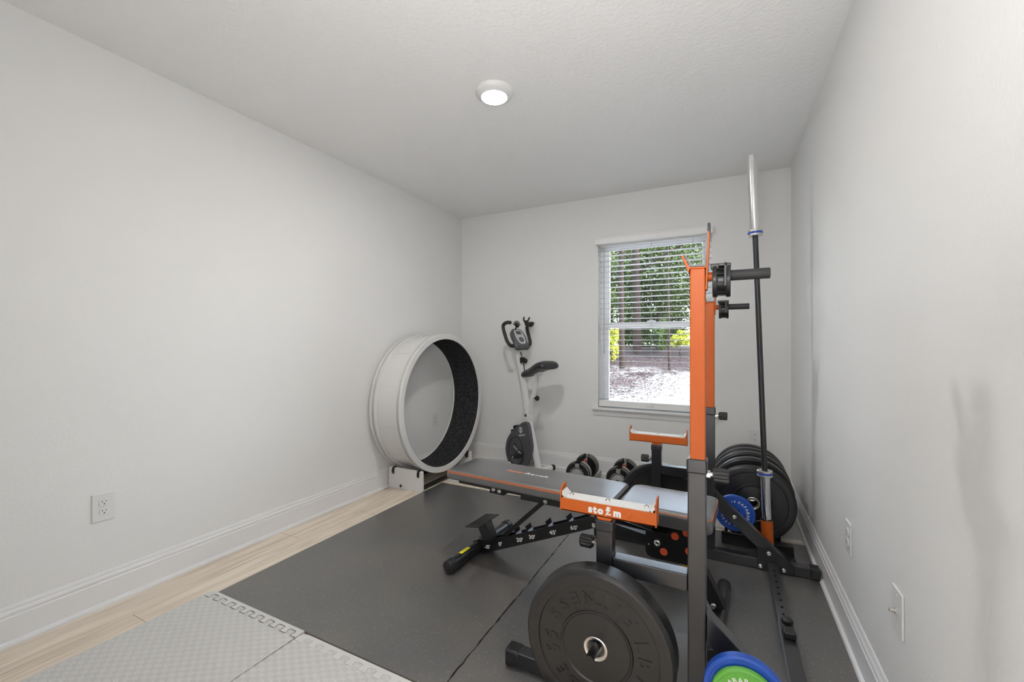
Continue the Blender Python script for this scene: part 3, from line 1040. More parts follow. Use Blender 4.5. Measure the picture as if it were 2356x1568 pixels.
for x0, lab in ((-2.066, 'grey foam tile under the bike at the back left corner'), (-1.465, 'grey foam tile under the dumbbells along the back wall'),
                (-0.835, 'grey foam tile behind the far rack frame by the back wall'), (-0.205, 'grey foam tile under the plate stack in the back right corner')):
    x1 = min(x0 + 0.629 - (0.029 if x0 < -2 else 0), 0.395)
    ft.append(foam_tile(lab, x0, x1, 2.925, 3.662, gap=0.003, flip=True))

MZ = 0.0088            # top of the rubber mats

# ================================================================== SQUAT RACK
rack = thing('squat_rack', 'charcoal and orange two-post squat rack with spotter trays around the bench', 'squat rack', (0.1, 1.93, MZ))
UX0, UX1 = -0.099, -0.049
UXC = (UX0 + UX1) / 2

def knob(bm_host, A, d, parent, name='adjustment_knob', r=0.021, L=0.036):
    """fluted clamp knob on a threaded stem, from A pointing along d"""
    A = Vector(A); d = Vector(d)
    b = nb()
    cyl(b, A, A + d * 0.010, 0.012, seg=6); cyl(b, A, A + d * 0.022, 0.0065, seg=14)
    k = part('threaded_stem', b, M['steel'], parent, world=True)
    b = nb()
    m, _ = frame_to(A + d * 0.020, A + d)
    poly = []
    for i in range(90):
        a = 2 * PI * i / 90
        rr = r * (1 - 0.15 * (0.5 + 0.5 * math.cos(a * 9)) ** 2)
        poly.append((rr * math.cos(a), rr * math.sin(a)))
    prism(b, poly, 0.0, L, 'XY', 0.0, 2, 0, m)
    cyl(b, A + d * (0.020 + L), A + d * (0.0225 + L), r * 0.90, r * 0.82, seg=32)
    cyl(b, A + d * 0.016, A + d * 0.021, r * 0.8, seg=24)
    kn = part(name, b, M['cap'], parent, world=True)
    return kn

def bool_cut(bm, cutters):
    """cut round holes: cutters = list of (A, B, r); returns a new bmesh"""
    me = bpy.data.meshes.new('a'); bm.to_mesh(me); bm.free()
    oa = bpy.data.objects.new('a', me); COL.objects.link(oa)
    c = nb()
    for A, B, r in cutters:
        cyl(c, A, B, r, seg=18)
    mc = bpy.data.meshes.new('c'); c.to_mesh(mc); c.free()
    oc = bpy.data.objects.new('c', mc); COL.objects.link(oc)
    md = oa.modifiers.new('b', 'BOOLEAN'); md.object = oc; md.operation = 'DIFFERENCE'; md.solver = 'EXACT'
    bpy.context.view_layer.update()
    dg = bpy.context.evaluated_depsgraph_get()
    out = bpy.data.meshes.new_from_object(oa.evaluated_get(dg))
    r = nb(); r.from_mesh(out)
    for o in (oa, oc): bpy.data.objects.remove(o)
    for m_ in (me, mc, out): bpy.data.meshes.remove(m_)
    return r

def bolt(bm, A, d, r=0.0085):
    A = Vector(A); d = Vector(d)
    lathe(bm, [(0.0, 0.0018), (r * 0.38, 0.0018), (r * 0.42, 0.0056), (r * 0.62, 0.0060), (r * 0.85, 0.0046), (r, 0.002), (r, 0.0), (0, 0)], A, d, 20)

def stolm_logo(bm, m, h):
    """the word on the front tray: s t o <lightning bolt> m"""
    text_line(bm, 'sto', h * 1.75, m @ Matrix.Translation((-0.0235, 0, 0)), 0.0004, 0.065, 0.05, sx=0.98)
    text_line(bm, 'm', h * 1.75, m @ Matrix.Translation((0.0325, 0, 0)), 0.0004, 0.065, 0.05, sx=0.98)
    z = [(0.006, 0.021), (0.0155, 0.021), (0.0125, 0.0145), (0.0165, 0.0145), (0.0085, 0.004), (0.0165, 0.004), (0.0175, 0.0), (0.0045, 0.0), (0.001, -0.006), (0.0035, 0.003), (0.0075, 0.0095), (0.0025, 0.0095)]
    prism(bm, z, -0.0003, 0.0005, 'XY', 0, 2, 0, m)

def rack_side(y0, logo):
    y1 = y0 + 0.050
    yc = (y0 + y1) / 2
    # floor beam
    b = nb(); box(b, -0.675, 0.372, y0, y1, MZ, 0.0610, 0.005)
    ft = part('floor_beam', b, M['grey_steel'], rack, world=True)
    for xa, xb in ((-0.700, -0.648), (0.366, 0.408)):
        b = nb(); box(b, xa, xb, y0 - 0.003, y1 + 0.003, MZ, 0.0635, 0.007, 3)
        for i in range(7):
            zz = MZ + 0.008 + i * 0.0065
            box(b, xa + 0.004, xb - 0.004, y0 - 0.0045, y1 + 0.0045, zz, zz + 0.003, 0.001)
        for i in range(7):
            xx = xa + 0.005 + i * (xb - xa - 0.014) / 6
            box(b, xx, xx + 0.003, y0 + 0.004, y1 - 0.004, 0.0625, 0.0652, 0.001)
        part('rubber_foot', b, M['cap'], ft, world=True)
    # outer upright and its collar
    b = nb(); box(b, UX0, UX1, y0, y1, 0.060, 0.792, 0.005)
    up = part('upright', b, M['grey_steel'], rack, world=True)
    b = nb(); box(b, UX0 - 0.003, UX1 + 0.003, y0 - 0.003, y1 + 0.003, 0.768, 0.810, 0.006, 3)
    part('collar', b, M['grey_steel'], up, world=True)
    knob(None, (UX1, yc, 0.765), (1, 0, 0), up)
    # sliding orange post with its bar hook
    b = nb(); box(b, UX0 + 0.006, UX1 - 0.0025, y0 + 0.003, y1 - 0.003, 0.60, 1.364, 0.005)
    po = part('inner_post', b, M['orange'], rack, world=True, label='orange sliding post')
    b = nb()
    prism(b, [(UX1 - 0.0025, 1.30), (UX1 + 0.002, 1.30), (UX1 + 0.0095, 1.488), (UX1 + 0.004, 1.488)], y0, y1, 'XZ', 0.001)
    prism(b, [(UX0 + 0.006, 1.362), (UX0 + 0.006, 1.367), (UX0 - 0.006, 1.392), (UX0 - 0.013, 1.4045), (UX0 - 0.0175, 1.402), (UX0 - 0.003, 1.366), (UX0 + 0.002, 1.350)], y0, y1, 'XZ', 0.0008)
    box(b, UX0 + 0.004, UX1, y0, y1, 1.362, 1.367, 0.001)
    hk = part('bar_hook', b, M['orange'], po, world=True)
    b = nb()
    prism(b, [(UX1 - 0.005, 1.366), (UX1 - 0.0008, 1.366), (UX1 + 0.0055, 1.468), (UX1 + 0.0028, 1.468), (UX1 - 0.003, 1.43), (UX1 - 0.0065, 1.40)], y0 - 0.001, y1 + 0.001, 'XZ', 0.0008)
    prism(b, [(UX0 + 0.008, 1.368), (UX0 - 0.0045, 1.3945), (UX0 - 0.012, 1.407), (UX0 - 0.0095, 1.408), (UX0 - 0.001, 1.396), (UX0 + 0.012, 1.372), (UX1 - 0.004, 1.3715), (UX1 - 0.004, 1.3675)], y0 - 0.001, y1 + 0.001, 'XZ', 0.0003)
    part('hook_liner', b, M['liner'], po, world=True)
    b = nb(); prism(b, [(UX1 + 0.0025, 1.466), (UX1 + 0.0095, 1.466), (UX1 + 0.0105, 1.490), (UX1 + 0.0035, 1.490)], y0 - 0.0015, y1 + 0.0015, 'XZ', 0.0015)
    part('hook_tip', b, M['cap'], po, world=True)
    # side peg with black sleeve
    b = nb(); cyl(b, (UX1 - 0.004, yc, 1.339), (UX1 + 0.060, yc, 1.339), 0.0128, seg=20)
    pg = part('side_peg', b, M['orange'], po, world=True)
    b = nb(); cyl(b, (UX1 + 0.036, yc, 1.339), (0.110, yc, 1.339), 0.0150, seg=24, bev=0.002)
    part('peg_sleeve', b, M['grip'], po, world=True)
    # spotter post, arm and tray
    PX0, PX1 = -0.371, -0.319
    b = nb(); box(b, PX0, PX1, y0, y1, 0.060, 0.566, 0.005)
    sp = part('spotter_post', b, M['grey_steel'], rack, world=True)
    b = nb(); box(b, PX0 - 0.0025, PX1 + 0.0025, y0 - 0.0025, y1 + 0.0025, 0.547, 0.583, 0.006, 3)
    part('collar', b, M['grey_steel'], sp, world=True)
    knob(None, (PX0, yc, 0.496), (-1, 0, 0), sp)
    b = nb(); box(b, PX1 + 0.0003, UX0 - 0.0003, y0 + 0.0006, y1 - 0.0006, 0.420, 0.470, 0.004)
    part('brace_arm', b, M['grey_steel'], rack, world=True)
    TX0, TX1 = -0.490, -0.187
    b = nb(); box(b, PX0 + 0.006, PX1 - 0.005, y0 + 0.003, y1 - 0.003, 0.52, 0.597, 0.004)
    prism(b, rounded([(PX0 - 0.000, 0.594), (PX1 + 0.002, 0.594), (PX1 - 0.006, 0.584), (PX0 + 0.008, 0.584)], 0.001), y0 + 0.001, y1 - 0.001, 'XZ')
    box(b, TX0, TX1, y0 - 0.001, y0 + 0.004, 0.5935, 0.634, 0.001)
    box(b, TX0, TX1, y1 - 0.004, y1 + 0.001, 0.5935, 0.634, 0.001)
    box(b, TX0, TX1, y0 - 0.001, y1 + 0.001, 0.5935, 0.598, 0.001)
    box(b, TX0, TX1, y0, y1, 0.628, 0.632, 0.001)
    for xx in (TX0 - 0.002, TX1 - 0.002):
        prism(b, [(y0 - 0.001, 0.590), (y1 + 0.001, 0.590), (y1 + 0.001, 0.672), (y0 + 0.020, 0.672), (y0 - 0.001, 0.655)], xx, xx + 0.004, 'YZ', 0.0008)
    tr = part('spotter_tray', b, M['orange'], rack, world=True, label='orange tray')
    b = nb(); box(b, TX0 + 0.008, TX1 - 0.008, y0 + 0.001, y1 - 0.001, 0.632, 0.640, 0.002)
    prism(b, [(TX0 + 0.003, 0.642), (TX0 + 0.020, 0.632), (TX0 + 0.020, 0.640), (TX0 + 0.004, 0.656)], y0 + .001, y1 - .001, 'XZ', 0.001)
    prism(b, [(TX1 - 0.003, 0.642), (TX1 - 0.020, 0.632), (TX1 - 0.020, 0.640), (TX1 - 0.004, 0.656)], y0 + .001, y1 - .001, 'XZ', 0.001)
    part('tray_liner', b, M['nylon'], tr, world=True)
    for xx in (TX0 + 0.030, (TX0 + TX1) / 2, TX1 - 0.030):
        b = nb(); bolt(b, (xx, yc, 0.6395), (0, 0, 1), 0.008)
        part('bolt', b, M['steel'], tr, world=True)
    if logo:
        b = nb()
        stolm_logo(b, Matrix.Translation((-0.3425, y0 - 0.0013, 0.6035)) @ FACE_FRONT @ Matrix.Scale(1.22, 4), 0.0145)
        part('lettering', b, M['white_print'], tr, world=True, auto=None)
    # diagonal brace, gusset, bolts
    b = nb(); prism(b, [(UX1 + 0.0005, 0.287), (0.201, 0.0615), (0.284, 0.0615), (UX1 + 0.0005, 0.371)], y0 + 0.001, y1 - 0.001, 'XZ', 0.004)
    br = part('diagonal_brace', b, M['grey_steel'], rack, world=True)
    yo = y0 - 0.004 if logo is False or True else y0
    b = nb()
    poly = rounded([(0.143, MZ + 0.003), (0.302, MZ + 0.003), (0.302, 0.060), (0.205, 0.128), (0.143, 0.124)], [0.004, 0.004, 0.02, 0.012, 0.004])
    prism(b, poly, y0 - 0.005, y0, 'XZ', 0.0008); prism(b, poly, y1, y1 + 0.005, 'XZ', 0.0008)
    gp = part('gusset_plate', b, M['black_steel'], rack, world=True)
    for xx, zz, yy in ((0.194, 0.098, y0 - 0.005), (0.158, 0.028, y0 - 0.005), (0.257, 0.028, y0 - 0.005), (0.042, 0.250, y0)):
        b = nb(); bolt(b, (xx, yy, zz), (0, -1, 0), 0.0105)
        part('bolt', b, M['steel'], gp, world=True)
    return up

rack_side(1.335, True)
rack_side(2.475, False)
# storage pegs on the outer faces of the two frames
for xx, zz, ya, yb_, rr, nm in ((-0.345, 0.247, 1.336, 1.172, 0.0128, 'plate_peg'), (0.045, 0.253, 1.340, 1.190, 0.0115, 'plate_peg'),
                                (-0.345, 0.247, 2.524, 2.688, 0.0128, 'plate_peg'), (0.045, 0.253, 2.520, 2.640, 0.0115, 'plate_peg')):
    b = nb(); cyl(b, (xx, ya, zz), (xx, yb_, zz), rr, seg=24, bev=0.0015)
    part(nm, b, M['black_steel'], rack, world=True)
# telescoping floor link between the frames
b = nb(); box(b, 0.183, 0.235, 1.385, 1.955, MZ + 0.004, 0.0605, 0.005)
part('link_tube', b, M['grey_steel'], rack, world=True)
b = nb(); box(b, 0.188, 0.230, 1.90, 2.470, MZ + 0.008, 0.0565, 0.004)
cuts = [(((0.209), 2.385 - i * 0.0525, 0.03), (0.209, 2.385 - i * 0.0525, 0.09), 0.0058) for i in range(8)]
b = bool_cut(b, cuts)
ln = part('inner_link', b, M['grey_steel'], rack, world=True)
b = nb(); cyl(b, (0.211, 1.925, 0.058), (0.211, 1.925, 0.074), 0.007, seg=16)
part('pin_stem', b, M['steel'], rack, world=True)
b = nb(); cyl(b, (0.211, 1.875, 0.058), (0.211, 1.875, 0.066), 0.010, seg=16)
part('clamp_stem', b, M['steel'], rack, world=True)
b = nb(); lathe(b, [(0, 0.026), (0.014, 0.025), (0.019, 0.021), (0.0205, 0.014), (0.018, 0.004), (0.012, 0.0), (0, 0)], (0.211, 1.925, 0.070), (0, 0, 1), 24)
part('pull_pin_knob', b, M['cap'], rack, world=True)
b = nb()
prism(b, rounded([(0.190, 1.845), (0.234, 1.845), (0.228, 1.893), (0.196, 1.893)], 0.010), 0.062, 0.084, 'XY', 0.005, 3)
part('clamp_knob', b, M['cap'], rack, world=True)

# spring collars parked on the two side pegs
def bar_collar(label, yc):
    t = thing('bar_collar', label, 'barbell collar', (-0.008, yc, 1.324), 0, 'barbell collars on the rack pegs')
    b = nb()
    # two rings joined by a bridge, hanging on the peg
    for x0 in (-0.025, 0.009):
        prof = [(0.0290, 0.0), (0.0450, 0.0), (0.0460, 0.002), (0.0460, 0.010), (0.0450, 0.012), (0.0290, 0.012)]
        lathe(b, prof, (x0, 0, 0), (1, 0, 0), 40, closed=True)
    for a in range(8):
        aa = 2 * PI * a / 8 + 0.3
        box(b, -0.018, 0.014, -0.006, 0.006, 0.033, 0.042, 0.001, mtx=Matrix.Rotation(aa, 4, 'X'))
    lathe(b, [(0.0300, -0.016), (0.0335, -0.016), (0.0335, 0.014), (0.0300, 0.014)], (0, 0, 0), (1, 0, 0), 40, closed=True)
    part('clamp_ring', b, M['bike_black'], t)
    b = nb()
    box(b, -0.030, 0.022, -0.020, 0.010, 0.034, 0.049, 0.003)
    box(b, 0.004, 0.012, -0.050, -0.042, -0.020, 0.046, 0.002)
    box(b, -0.010, 0.012, -0.050, -0.014, 0.036, 0.044, 0.002)
    part('lever', b, M['bike_black'], t)
    b = nb(); box(b, -0.012, 0.010, -0.0355, -0.030, -0.010, 0.006, 0.002)
    part('cushion', b, M['bike_black'], t)
    return t
c1 = bar_collar('black clamp collar on the peg of the near rack post', 1.360)
dup(c1, (-0.006, 2.500, 1.324), 0.0, 'black clamp collar on the peg of the far rack post')

# ================================================================== WEIGHT PLATES
def plate_bumper(name, label, m, Rr, Th, texts, loc, rot=0.0, yaw=0.0, letter=None, group=None, hub=0.036, tilt=0.0):
    """bumper plate facing local -Y: front face at y = 0, back at y = Th, bore on the Y axis"""
    t = thing(name, label, 'weight plate', loc, 0, group, rot=(tilt, 0, yaw))
    k = Rr / 0.225
    prof = []
    def ring(side):
        s = [(hub, 0.000), (hub + 0.004 * k, 0.000), (0.100 * k, 0.0035), (0.1035 * k, 0.0006), (0.1075 * k, 0.0004), (0.110 * k, 0.0050), (0.1805 * k, 0.0050), (0.1825 * k, 0.0012),
             (0.186 * k, 0.0), (0.2125 * k, 0.0), (0.2155 * k, 0.0012), (Rr - 0.0015, 0.0095), (Rr, 0.0125)]
        return s
    f = ring(0)
    prof = f + [(r_, Th - h_) for r_, h_ in f[::-1]]
    b = nb(); lathe(b, prof, (0, 0, 0), (0, 1, 0), 96, closed=True)
    d = part('rubber_disc', b, m, t, auto=R(25))
    b = nb(); lathe(b, [(0.0255, 0.004), (0.028, 0.0005), (hub - 0.003, -0.0010), (hub, 0.0004), (hub, Th - 0.0004), (hub - 0.003, Th + 0.0010), (0.028, Th - 0.0005), (0.0255, Th - 0.004)], (0, 0, 0), (0, 1, 0), 48, closed=True)
    part('steel_hub', b, M['hub_steel'], t)
    if texts:
        for s, size, rad, mid, step, out in texts:
            b = nb()
            text_arc(b, s, size, rad * k, mid + rot, step, (0, 0.0047, 0), out, thick=0.0020, bold=0.012)
            part('lettering', b, letter or m, t, auto=None)
    return t

BT = [('PAPABABE', 0.052, 0.145, 90, 16, True), ('FITNESS', 0.052, 0.145, 270, 17.7, False), ('55', 0.056, 0.142, 0, 17, True), ('LB', 0.056, 0.142, 180, 19, True)]
plate_bumper('bumper_plate', 'big black bumper plate in front of the near rack post, nearest the camera', M['rubber'], 0.2265, 0.078, BT, (-0.3455, 1.238, 0.2365), rot=189)
plate_bumper('bumper_plate', 'big black bumper plate hung behind the far rack post', M['rubber'], 0.222, 0.062, [], (-0.345, 2.552, 0.2330))

def change_plate(label, m, Rr, Th, text, loc, rot, parts_name='rubber_disc'):
    t = thing('change_plate', label, 'weight plate', loc, 0)
    k = Rr / 0.0975
    f = [(0.0265, 0.0), (0.029, -0.0010), (0.036 * k, -0.0010), (0.038 * k, 0.0014), (0.040 * k, 0.0014), (0.042 * k, 0.0006), (0.082 * k, 0.0006), (0.084 * k, 0.0014), (0.086 * k, 0.0), (Rr - 0.005, 0.0), (Rr - 0.0015, 0.002), (Rr, 0.006)]
    prof = f + [(r_, Th - h_) for r_, h_ in f[::-1]]
    b = nb(); lathe(b, prof, (0, 0, 0), (0, 1, 0), 72, closed=True)
    part(parts_name, b, m, t, auto=R(25))
    for s, size, rad, mid, step, out in text:
        b = nb()
        text_arc(b, s, size, rad * k, mid + rot, step, (0, 0.0004, 0), out, thick=0.0006, bold=0.016)
        part('lettering', b, M['white_print'], t, auto=None)
    return t
CT = [('PAPABABE', 0.0205, 0.0640, 90, 15, True), ('FITNESS', 0.0185, 0.0650, 270, 16, False), ('5 LB', 0.015, 0.064, 180, 12, True), ('5 LB', 0.015, 0.064, 0, 12, True)]
change_plate('small blue plate behind the green one on the near rack frame', M['blue'], 0.0975, 0.026, [], (0.0445, 1.240, 0.2405), 0)
change_plate('small green plate with white letters in front of a blue one', M['green'], 0.0785, 0.018, [(a, bb * 0.86, c, d, e, f) for a, bb, c, d, e, f in CT[:2]], (0.0450, 1.2195, 0.2415), 35)
change_plate('small blue plate with white letters behind the far rack brace', M['blue'], 0.0975, 0.024, CT, (0.0455, 2.595, 0.2270), -72)

# ------------------------------------------------------------------ plate stand with the barbell holder
ps = thing('plate_stand', 'low black plate stand in the back right corner with an orange bar tube', 'plate stand', (0.14, 3.03, 0.0085))
b = nb()
box(b, 0.000, 0.330, 2.716, 2.768, MZ, 0.050, 0.004)
part('front_beam', b, M['black_steel'], ps, world=True)
b = nb(); box(b, 0.000, 0.330, 3.400, 3.450, 0.0130, 0.050, 0.004)
part('rear_beam', b, M['black_steel'], ps, world=True)
for xx in (0.045, 0.240):
    b = nb(); box(b, xx, xx + 0.04, 2.768, 3.400, 0.0135, 0.0145 + 0.006, 0.002)
    part('side_rail', b, M['black_steel'], ps, world=True)
for yy in (2.815, 2.985, 3.110, 3.215, 3.325):
    for xx in (0.004, 0.270):
        b = nb(); cyl(b, (xx, yy, 0.014), (xx, yy, 0.175), 0.009, seg=14, bev=0.003)
        part('divider_post', b, M['black_steel'], ps, world=True)
b = nb()
prism(b, rounded([(-0.020, MZ), (0.125, MZ), (0.125, 0.062), (0.10, 0.078), (-0.020, 0.078)], 0.006), 2.700, 2.716, 'XZ', 0.002)
part('stop_plate', b, M['black_steel'], ps, world=True)
BA = Vector((0.2065, 2.678, 0.0)); BB = Vector((0.130, 2.678, 2.178)); BD = (BB - BA).normalized()
tb = Vector((BA.x, BA.y, 0))
def bar_pt(z):
    return BA + BD * (z / BD.z)
b = nb()
lathe(b, [(0.0268, 0.0), (0.0295, 0.0), (0.0295, 0.182), (0.0268, 0.182)], bar_pt(0.012), BD, 36, closed=True)
tu = part('bar_tube', b, M['orange'], ps, world=True, label='orange bar tube')
b = nb(); lathe(b, [(0.0266, 0.0), (0.0302, 0.0), (0.0302, 0.004), (0.0266, 0.004)], bar_pt(0.193), BD, 36, closed=True)
part('rim', b, M['cap'], tu, world=True)
b = nb(); bolt(b, bar_pt(0.085) + Vector((-0.029, 0, 0)), (-1, 0, 0), 0.008)
part('bolt', b, M['steel'], tu, world=True)
b = nb(); bolt(b, bar_pt(0.035) + Vector((0.012, -0.0272, 0)), (0.3, -1, 0), 0.006)
part('bolt', b, M['steel'], tu, world=True)
b = nb(); prism(b, rounded([(0.165, 2.640), (0.330, 2.640), (0.330, 2.716), (0.165, 2.716)], 0.006), MZ, MZ + 0.005, 'XY', 0.001)
part('tube_foot', b, M['black_steel'], ps, world=True)

PL = 'black bumper plates in the plate stand'
for i, (yy, rr, th, lab) in enumerate(((2.773, 0.2145, 0.034, 'black bumper plate at the front of the stand beside the barbell'), (2.900, 0.2215, 0.060, 'second bumper plate from the front in the plate stand'),
                                       (3.028, 0.2240, 0.060, 'third bumper plate from the front in the plate stand'), (3.140, 0.2240, 0.050, 'fourth bumper plate from the front in the plate stand'),
                                       (3.240, 0.2240, 0.060, 'rearmost bumper plate in the plate stand'))):
    plate_bumper('bumper_plate', lab, M['rubber'], rr, th, [], (0.1385, yy, rr + 0.0215), rot=0, group=PL)

# ------------------------------------------------------------------ barbell
bb = thing('barbell', 'olympic barbell standing upright in the orange tube', 'barbell', tuple(bar_pt(0.02)))
b = nb(); cyl(b, bar_pt(0.42), bar_pt(1.77), 0.0142, seg=24)
part('shaft', b, M['bar_black'], bb, world=True)
for za, zb, zc in ((0.022, 0.425, 0.425), (1.768, 2.178, 1.768)):
    low_ = za < 1
    b = nb()
    lathe(b, [(0.0, 0.0), (0.0235, 0.0), (0.0248, 0.0015), (0.0248, zb - za - 0.0015), (0.0235, zb - za), (0.0, zb - za)], bar_pt(za), BD, 36)
    part('sleeve', b, M['chrome'], bb, world=True)
    c0 = zc if low_ else zc - 0.034
    b = nb(); lathe(b, [(0.0145, 0.0), (0.035, 0.0), (0.0375, 0.002), (0.0375, 0.010), (0.0362, 0.0115), (0.0362, 0.0225), (0.0375, 0.024), (0.0375, 0.032), (0.035, 0.034), (0.0145, 0.034)], bar_pt(c0), BD, 40, closed=True)
    cc = part('collar', b, M['nylon'] if False else M['steel'], bb, world=True)
    b = nb(); lathe(b, [(0.0358, 0.0122), (0.0371, 0.0122), (0.0371, 0.0218), (0.0358, 0.0218)], bar_pt(c0), BD, 40, closed=True)
    part('blue_ring', b, M['blue_band'], cc, world=True, label='blue ring')

# ================================================================== WEIGHT BENCH
bench = thing('weight_bench', 'adjustable black padded bench with orange piping between the rack posts', 'weight bench', (-0.6, 1.978, MZ), R(-3.9))
Z = lambda z: z - MZ
def pad(u0, u1, hw, z0, z1, r0, r1, steps=10):
    """cushion: rounded plan outline, soft upper edge"""
    b = nb()
    plan = rounded([(u0, -hw), (u1, -hw), (u1, hw), (u0, hw)], [r0, r1, r1, r0], 8)
    c = Vector(((u0 + u1) / 2, 0))
    lay = []
    n = steps
    e = 0.020
    for i in range(n + 1):
        a = (PI / 2) * i / n
        lay.append((e * (1 - math.cos(a)), z1 - e * (1 - math.sin(a))))
    rings = [[(0.004, z0), (0.0, z0 + 0.006)]] 
    levels = [(0.006, z0), (0.0, z0 + 0.008)] + lay
    levels += [(e + 0.02, z1 + 0.0015), (e + 0.06, z1 + 0.003)]
    t = nb()
    prev = None
    for ins, z in levels:
        ring = []
        for p in plan:
            q = Vector(p)
            sx = ((u1 - u0) / 2 - ins) / ((u1 - u0) / 2); sy = (hw - ins) / hw
            ring.append(t.verts.new((c.x + (q.x - c.x) * sx, q.y * sy, Z(z))))
        if prev:
            m_ = len(ring)
            for k in range(m_):
                t.faces.new((prev[k], prev[(k + 1) % m_], ring[(k + 1) % m_], ring[k]))
        else:
            t.faces.new(ring[::-1])
        prev = ring
    t.faces.new(prev)
    bmesh.ops.recalc_face_normals(t, faces=t.faces[:])
    join(b, t, smooth=True)
    return b, plan, c
def piping(plan, c, u0, u1, hw, z, ins, open_end=0):
    b = nb()
    pts = []
    for p in plan:
        sx = ((u1 - u0) / 2 - ins) / ((u1 - u0) / 2); sy = (hw - ins) / hw
        pts.append((c.x + (p[0] - c.x) * sx, p[1] * sy, Z(z)))
    # resample away coincident points
    q = [pts[0]]
    for p in pts[1:]:
        if (Vector(p) - Vector(q[-1])).length > 1e-4: q.append(p)
    # the edge that faces the gap between the cushions carries no piping
    if open_end:
        keep = [k for k in range(len(q)) if (q[k][0] < u1 - 0.035 if open_end > 0 else q[k][0] > u0 + 0.045)]
        n = len(q)
        start = next(k for k in keep if (k - 1) % n not in keep)
        run = []
        k = start
        while k % n in keep and len(run) < n:
            run.append(q[k % n]); k += 1
        sweep(b, run, 0.0022, 8)
    else:
        sweep(b, q, 0.0022, 8, closed=True)
    return b
BU0, BU1, BHW = -0.742, 0.178, 0.146
b, plan, cc = pad(BU0, BU1, BHW, 0.420, 0.470, 0.030, 0.040)
bk = part('backrest_pad', b, M['vinyl_pad'], bench, auto=R(50))
b = piping(plan, cc, BU0, BU1, BHW, 0.4615, 0.0035, 1)
part('piping', b, M['piping'], bk, label='orange piping')
b = piping(plan, cc, BU0, BU1, BHW, 0.4560, 0.0010, 1)
part('piping', b, M['piping'], bk, label='orange piping')
b = nb()
tm = Matrix.Translation((-0.335, -0.012, Z(0.4735)))
w1 = text_line(b, 'Super', 0.036, tm, 0.0003, 0.0, 0.07, shear=0.22, sx=1.35, align='R')
part('lettering', b, M['print_orange'], bk, label='orange half of the printed word', auto=None)
b = nb()
text_line(b, 'Revolt', 0.036, tm @ Matrix.Translation((0.008, 0, 0)), 0.0003, 0.0, 0.07, shear=0.22, sx=1.35, align='L')
part('lettering', b, M['white_print'], bk, label='white half of the printed word', auto=None)
SU0, SU1, SHW = 0.192, 0.566, 0.148
b, plan, cc = pad(SU0, SU1, SHW, 0.405, 0.472, 0.050, 0.030)
st = part('seat_pad', b, M['vinyl_pad'], bench, auto=R(50))
b = piping(plan, cc, SU0, SU1, SHW, 0.4605, 0.0025, -1)
part('piping', b, M['piping'], st, label='orange piping')
# backrest spine and brackets
b = nb()
box(b, -0.742, 0.15, -0.030, 0.030, Z(0.362), Z(0.421), 0.004)
box(b, -0.530, -0.440, -0.034, 0.034, Z(0.346), Z(0.395), 0.003)
box(b, -0.34, -0.02, -0.034, 0.034, Z(0.346), Z(0.40), 0.003)
part('backrest_frame', b, M['black_steel'], bench)
for u, z in ((-0.505, 0.368), (-0.468, 0.366), (-0.197, 0.362)):
    b = nb(); bolt(b, (u, -0.034, Z(z)), (0, -1, 0), 0.012)
    part('bolt', b, M['steel'], bench)
b = nb(); box(b, -0.735, -0.625, -0.0312, -0.0302, Z(0.372), Z(0.408))
lb = part('warning_label', b, M['bike_black'], bench)
b = nb(); prism(b, [(-0.705, Z(0.381)), (-0.632, Z(0.376)), (-0.627, Z(0.384)), (-0.672, Z(0.398)), (-0.705, Z(0.404))], -0.0318, -0.0310, 'XZ')
part('label_print', b, M['amber'], lb, label='amber label print')
b = nb(); box(b, -0.727, -0.708, -0.0318, -0.0310, Z(0.383), Z(0.402))
part('label_print', b, M['white_print'], lb, label='white label print')
# ladder rail with numbered stops
rail = nb()
poly = [(-0.635, Z(0.014)), (-0.57, Z(0.010)), (0.075, Z(0.290)), (0.31, Z(0.262)), (0.31, Z(0.306)), (0.085, Z(0.342)), (-0.405, Z(0.145)), (-0.545, Z(0.086)), (-0.635, Z(0.050))]
poly = [(-0.640, Z(0.016)), (-0.565, Z(0.012)), (0.062, Z(0.288)), (0.120, Z(0.283)), (0.31, Z(0.268)), (0.31, Z(0.304)), (0.120, Z(0.330)), (0.040, Z(0.336)), (-0.400, Z(0.144)), (-0.530, Z(0.094)), (-0.600, Z(0.080)), (-0.640, Z(0.060))]
prism(rail, poly, -0.032, -0.027, 'XZ', 0.001)
prism(rail, poly, 0.027, 0.032, 'XZ', 0.001)
beam(rail, (-0.56, 0, Z(0.050)), (0.05, 0, Z(0.310)), 0.054, 0.030, 0.002)
beam(rail, (0.05, 0, Z(0.306)), (0.31, 0, Z(0.286)), 0.054, 0.030, 0.002)
lr = part('ladder_rail', rail, M['black_steel'], bench)
for u in (-0.372, -0.302, -0.188, -0.076, 0.03):
    zc = 0.1675 + (u + 0.345) * 0.428
    b = nb()
    m_ = Matrix.Translation((u, 0, Z(zc - 0.012))) @ Matrix.Rotation(R(-23), 4, 'Y')
    prism(b, [(0.0, 0.0), (0.018, 0.0), (0.006, 0.016), (0.006, 0.040), (0.0, 0.040)], -0.026, 0.026, 'XZ', 0.001, 2, 0, m_)
    part('stop_hook', b, M['black_steel'], lr)
ang = math.atan(0.428)
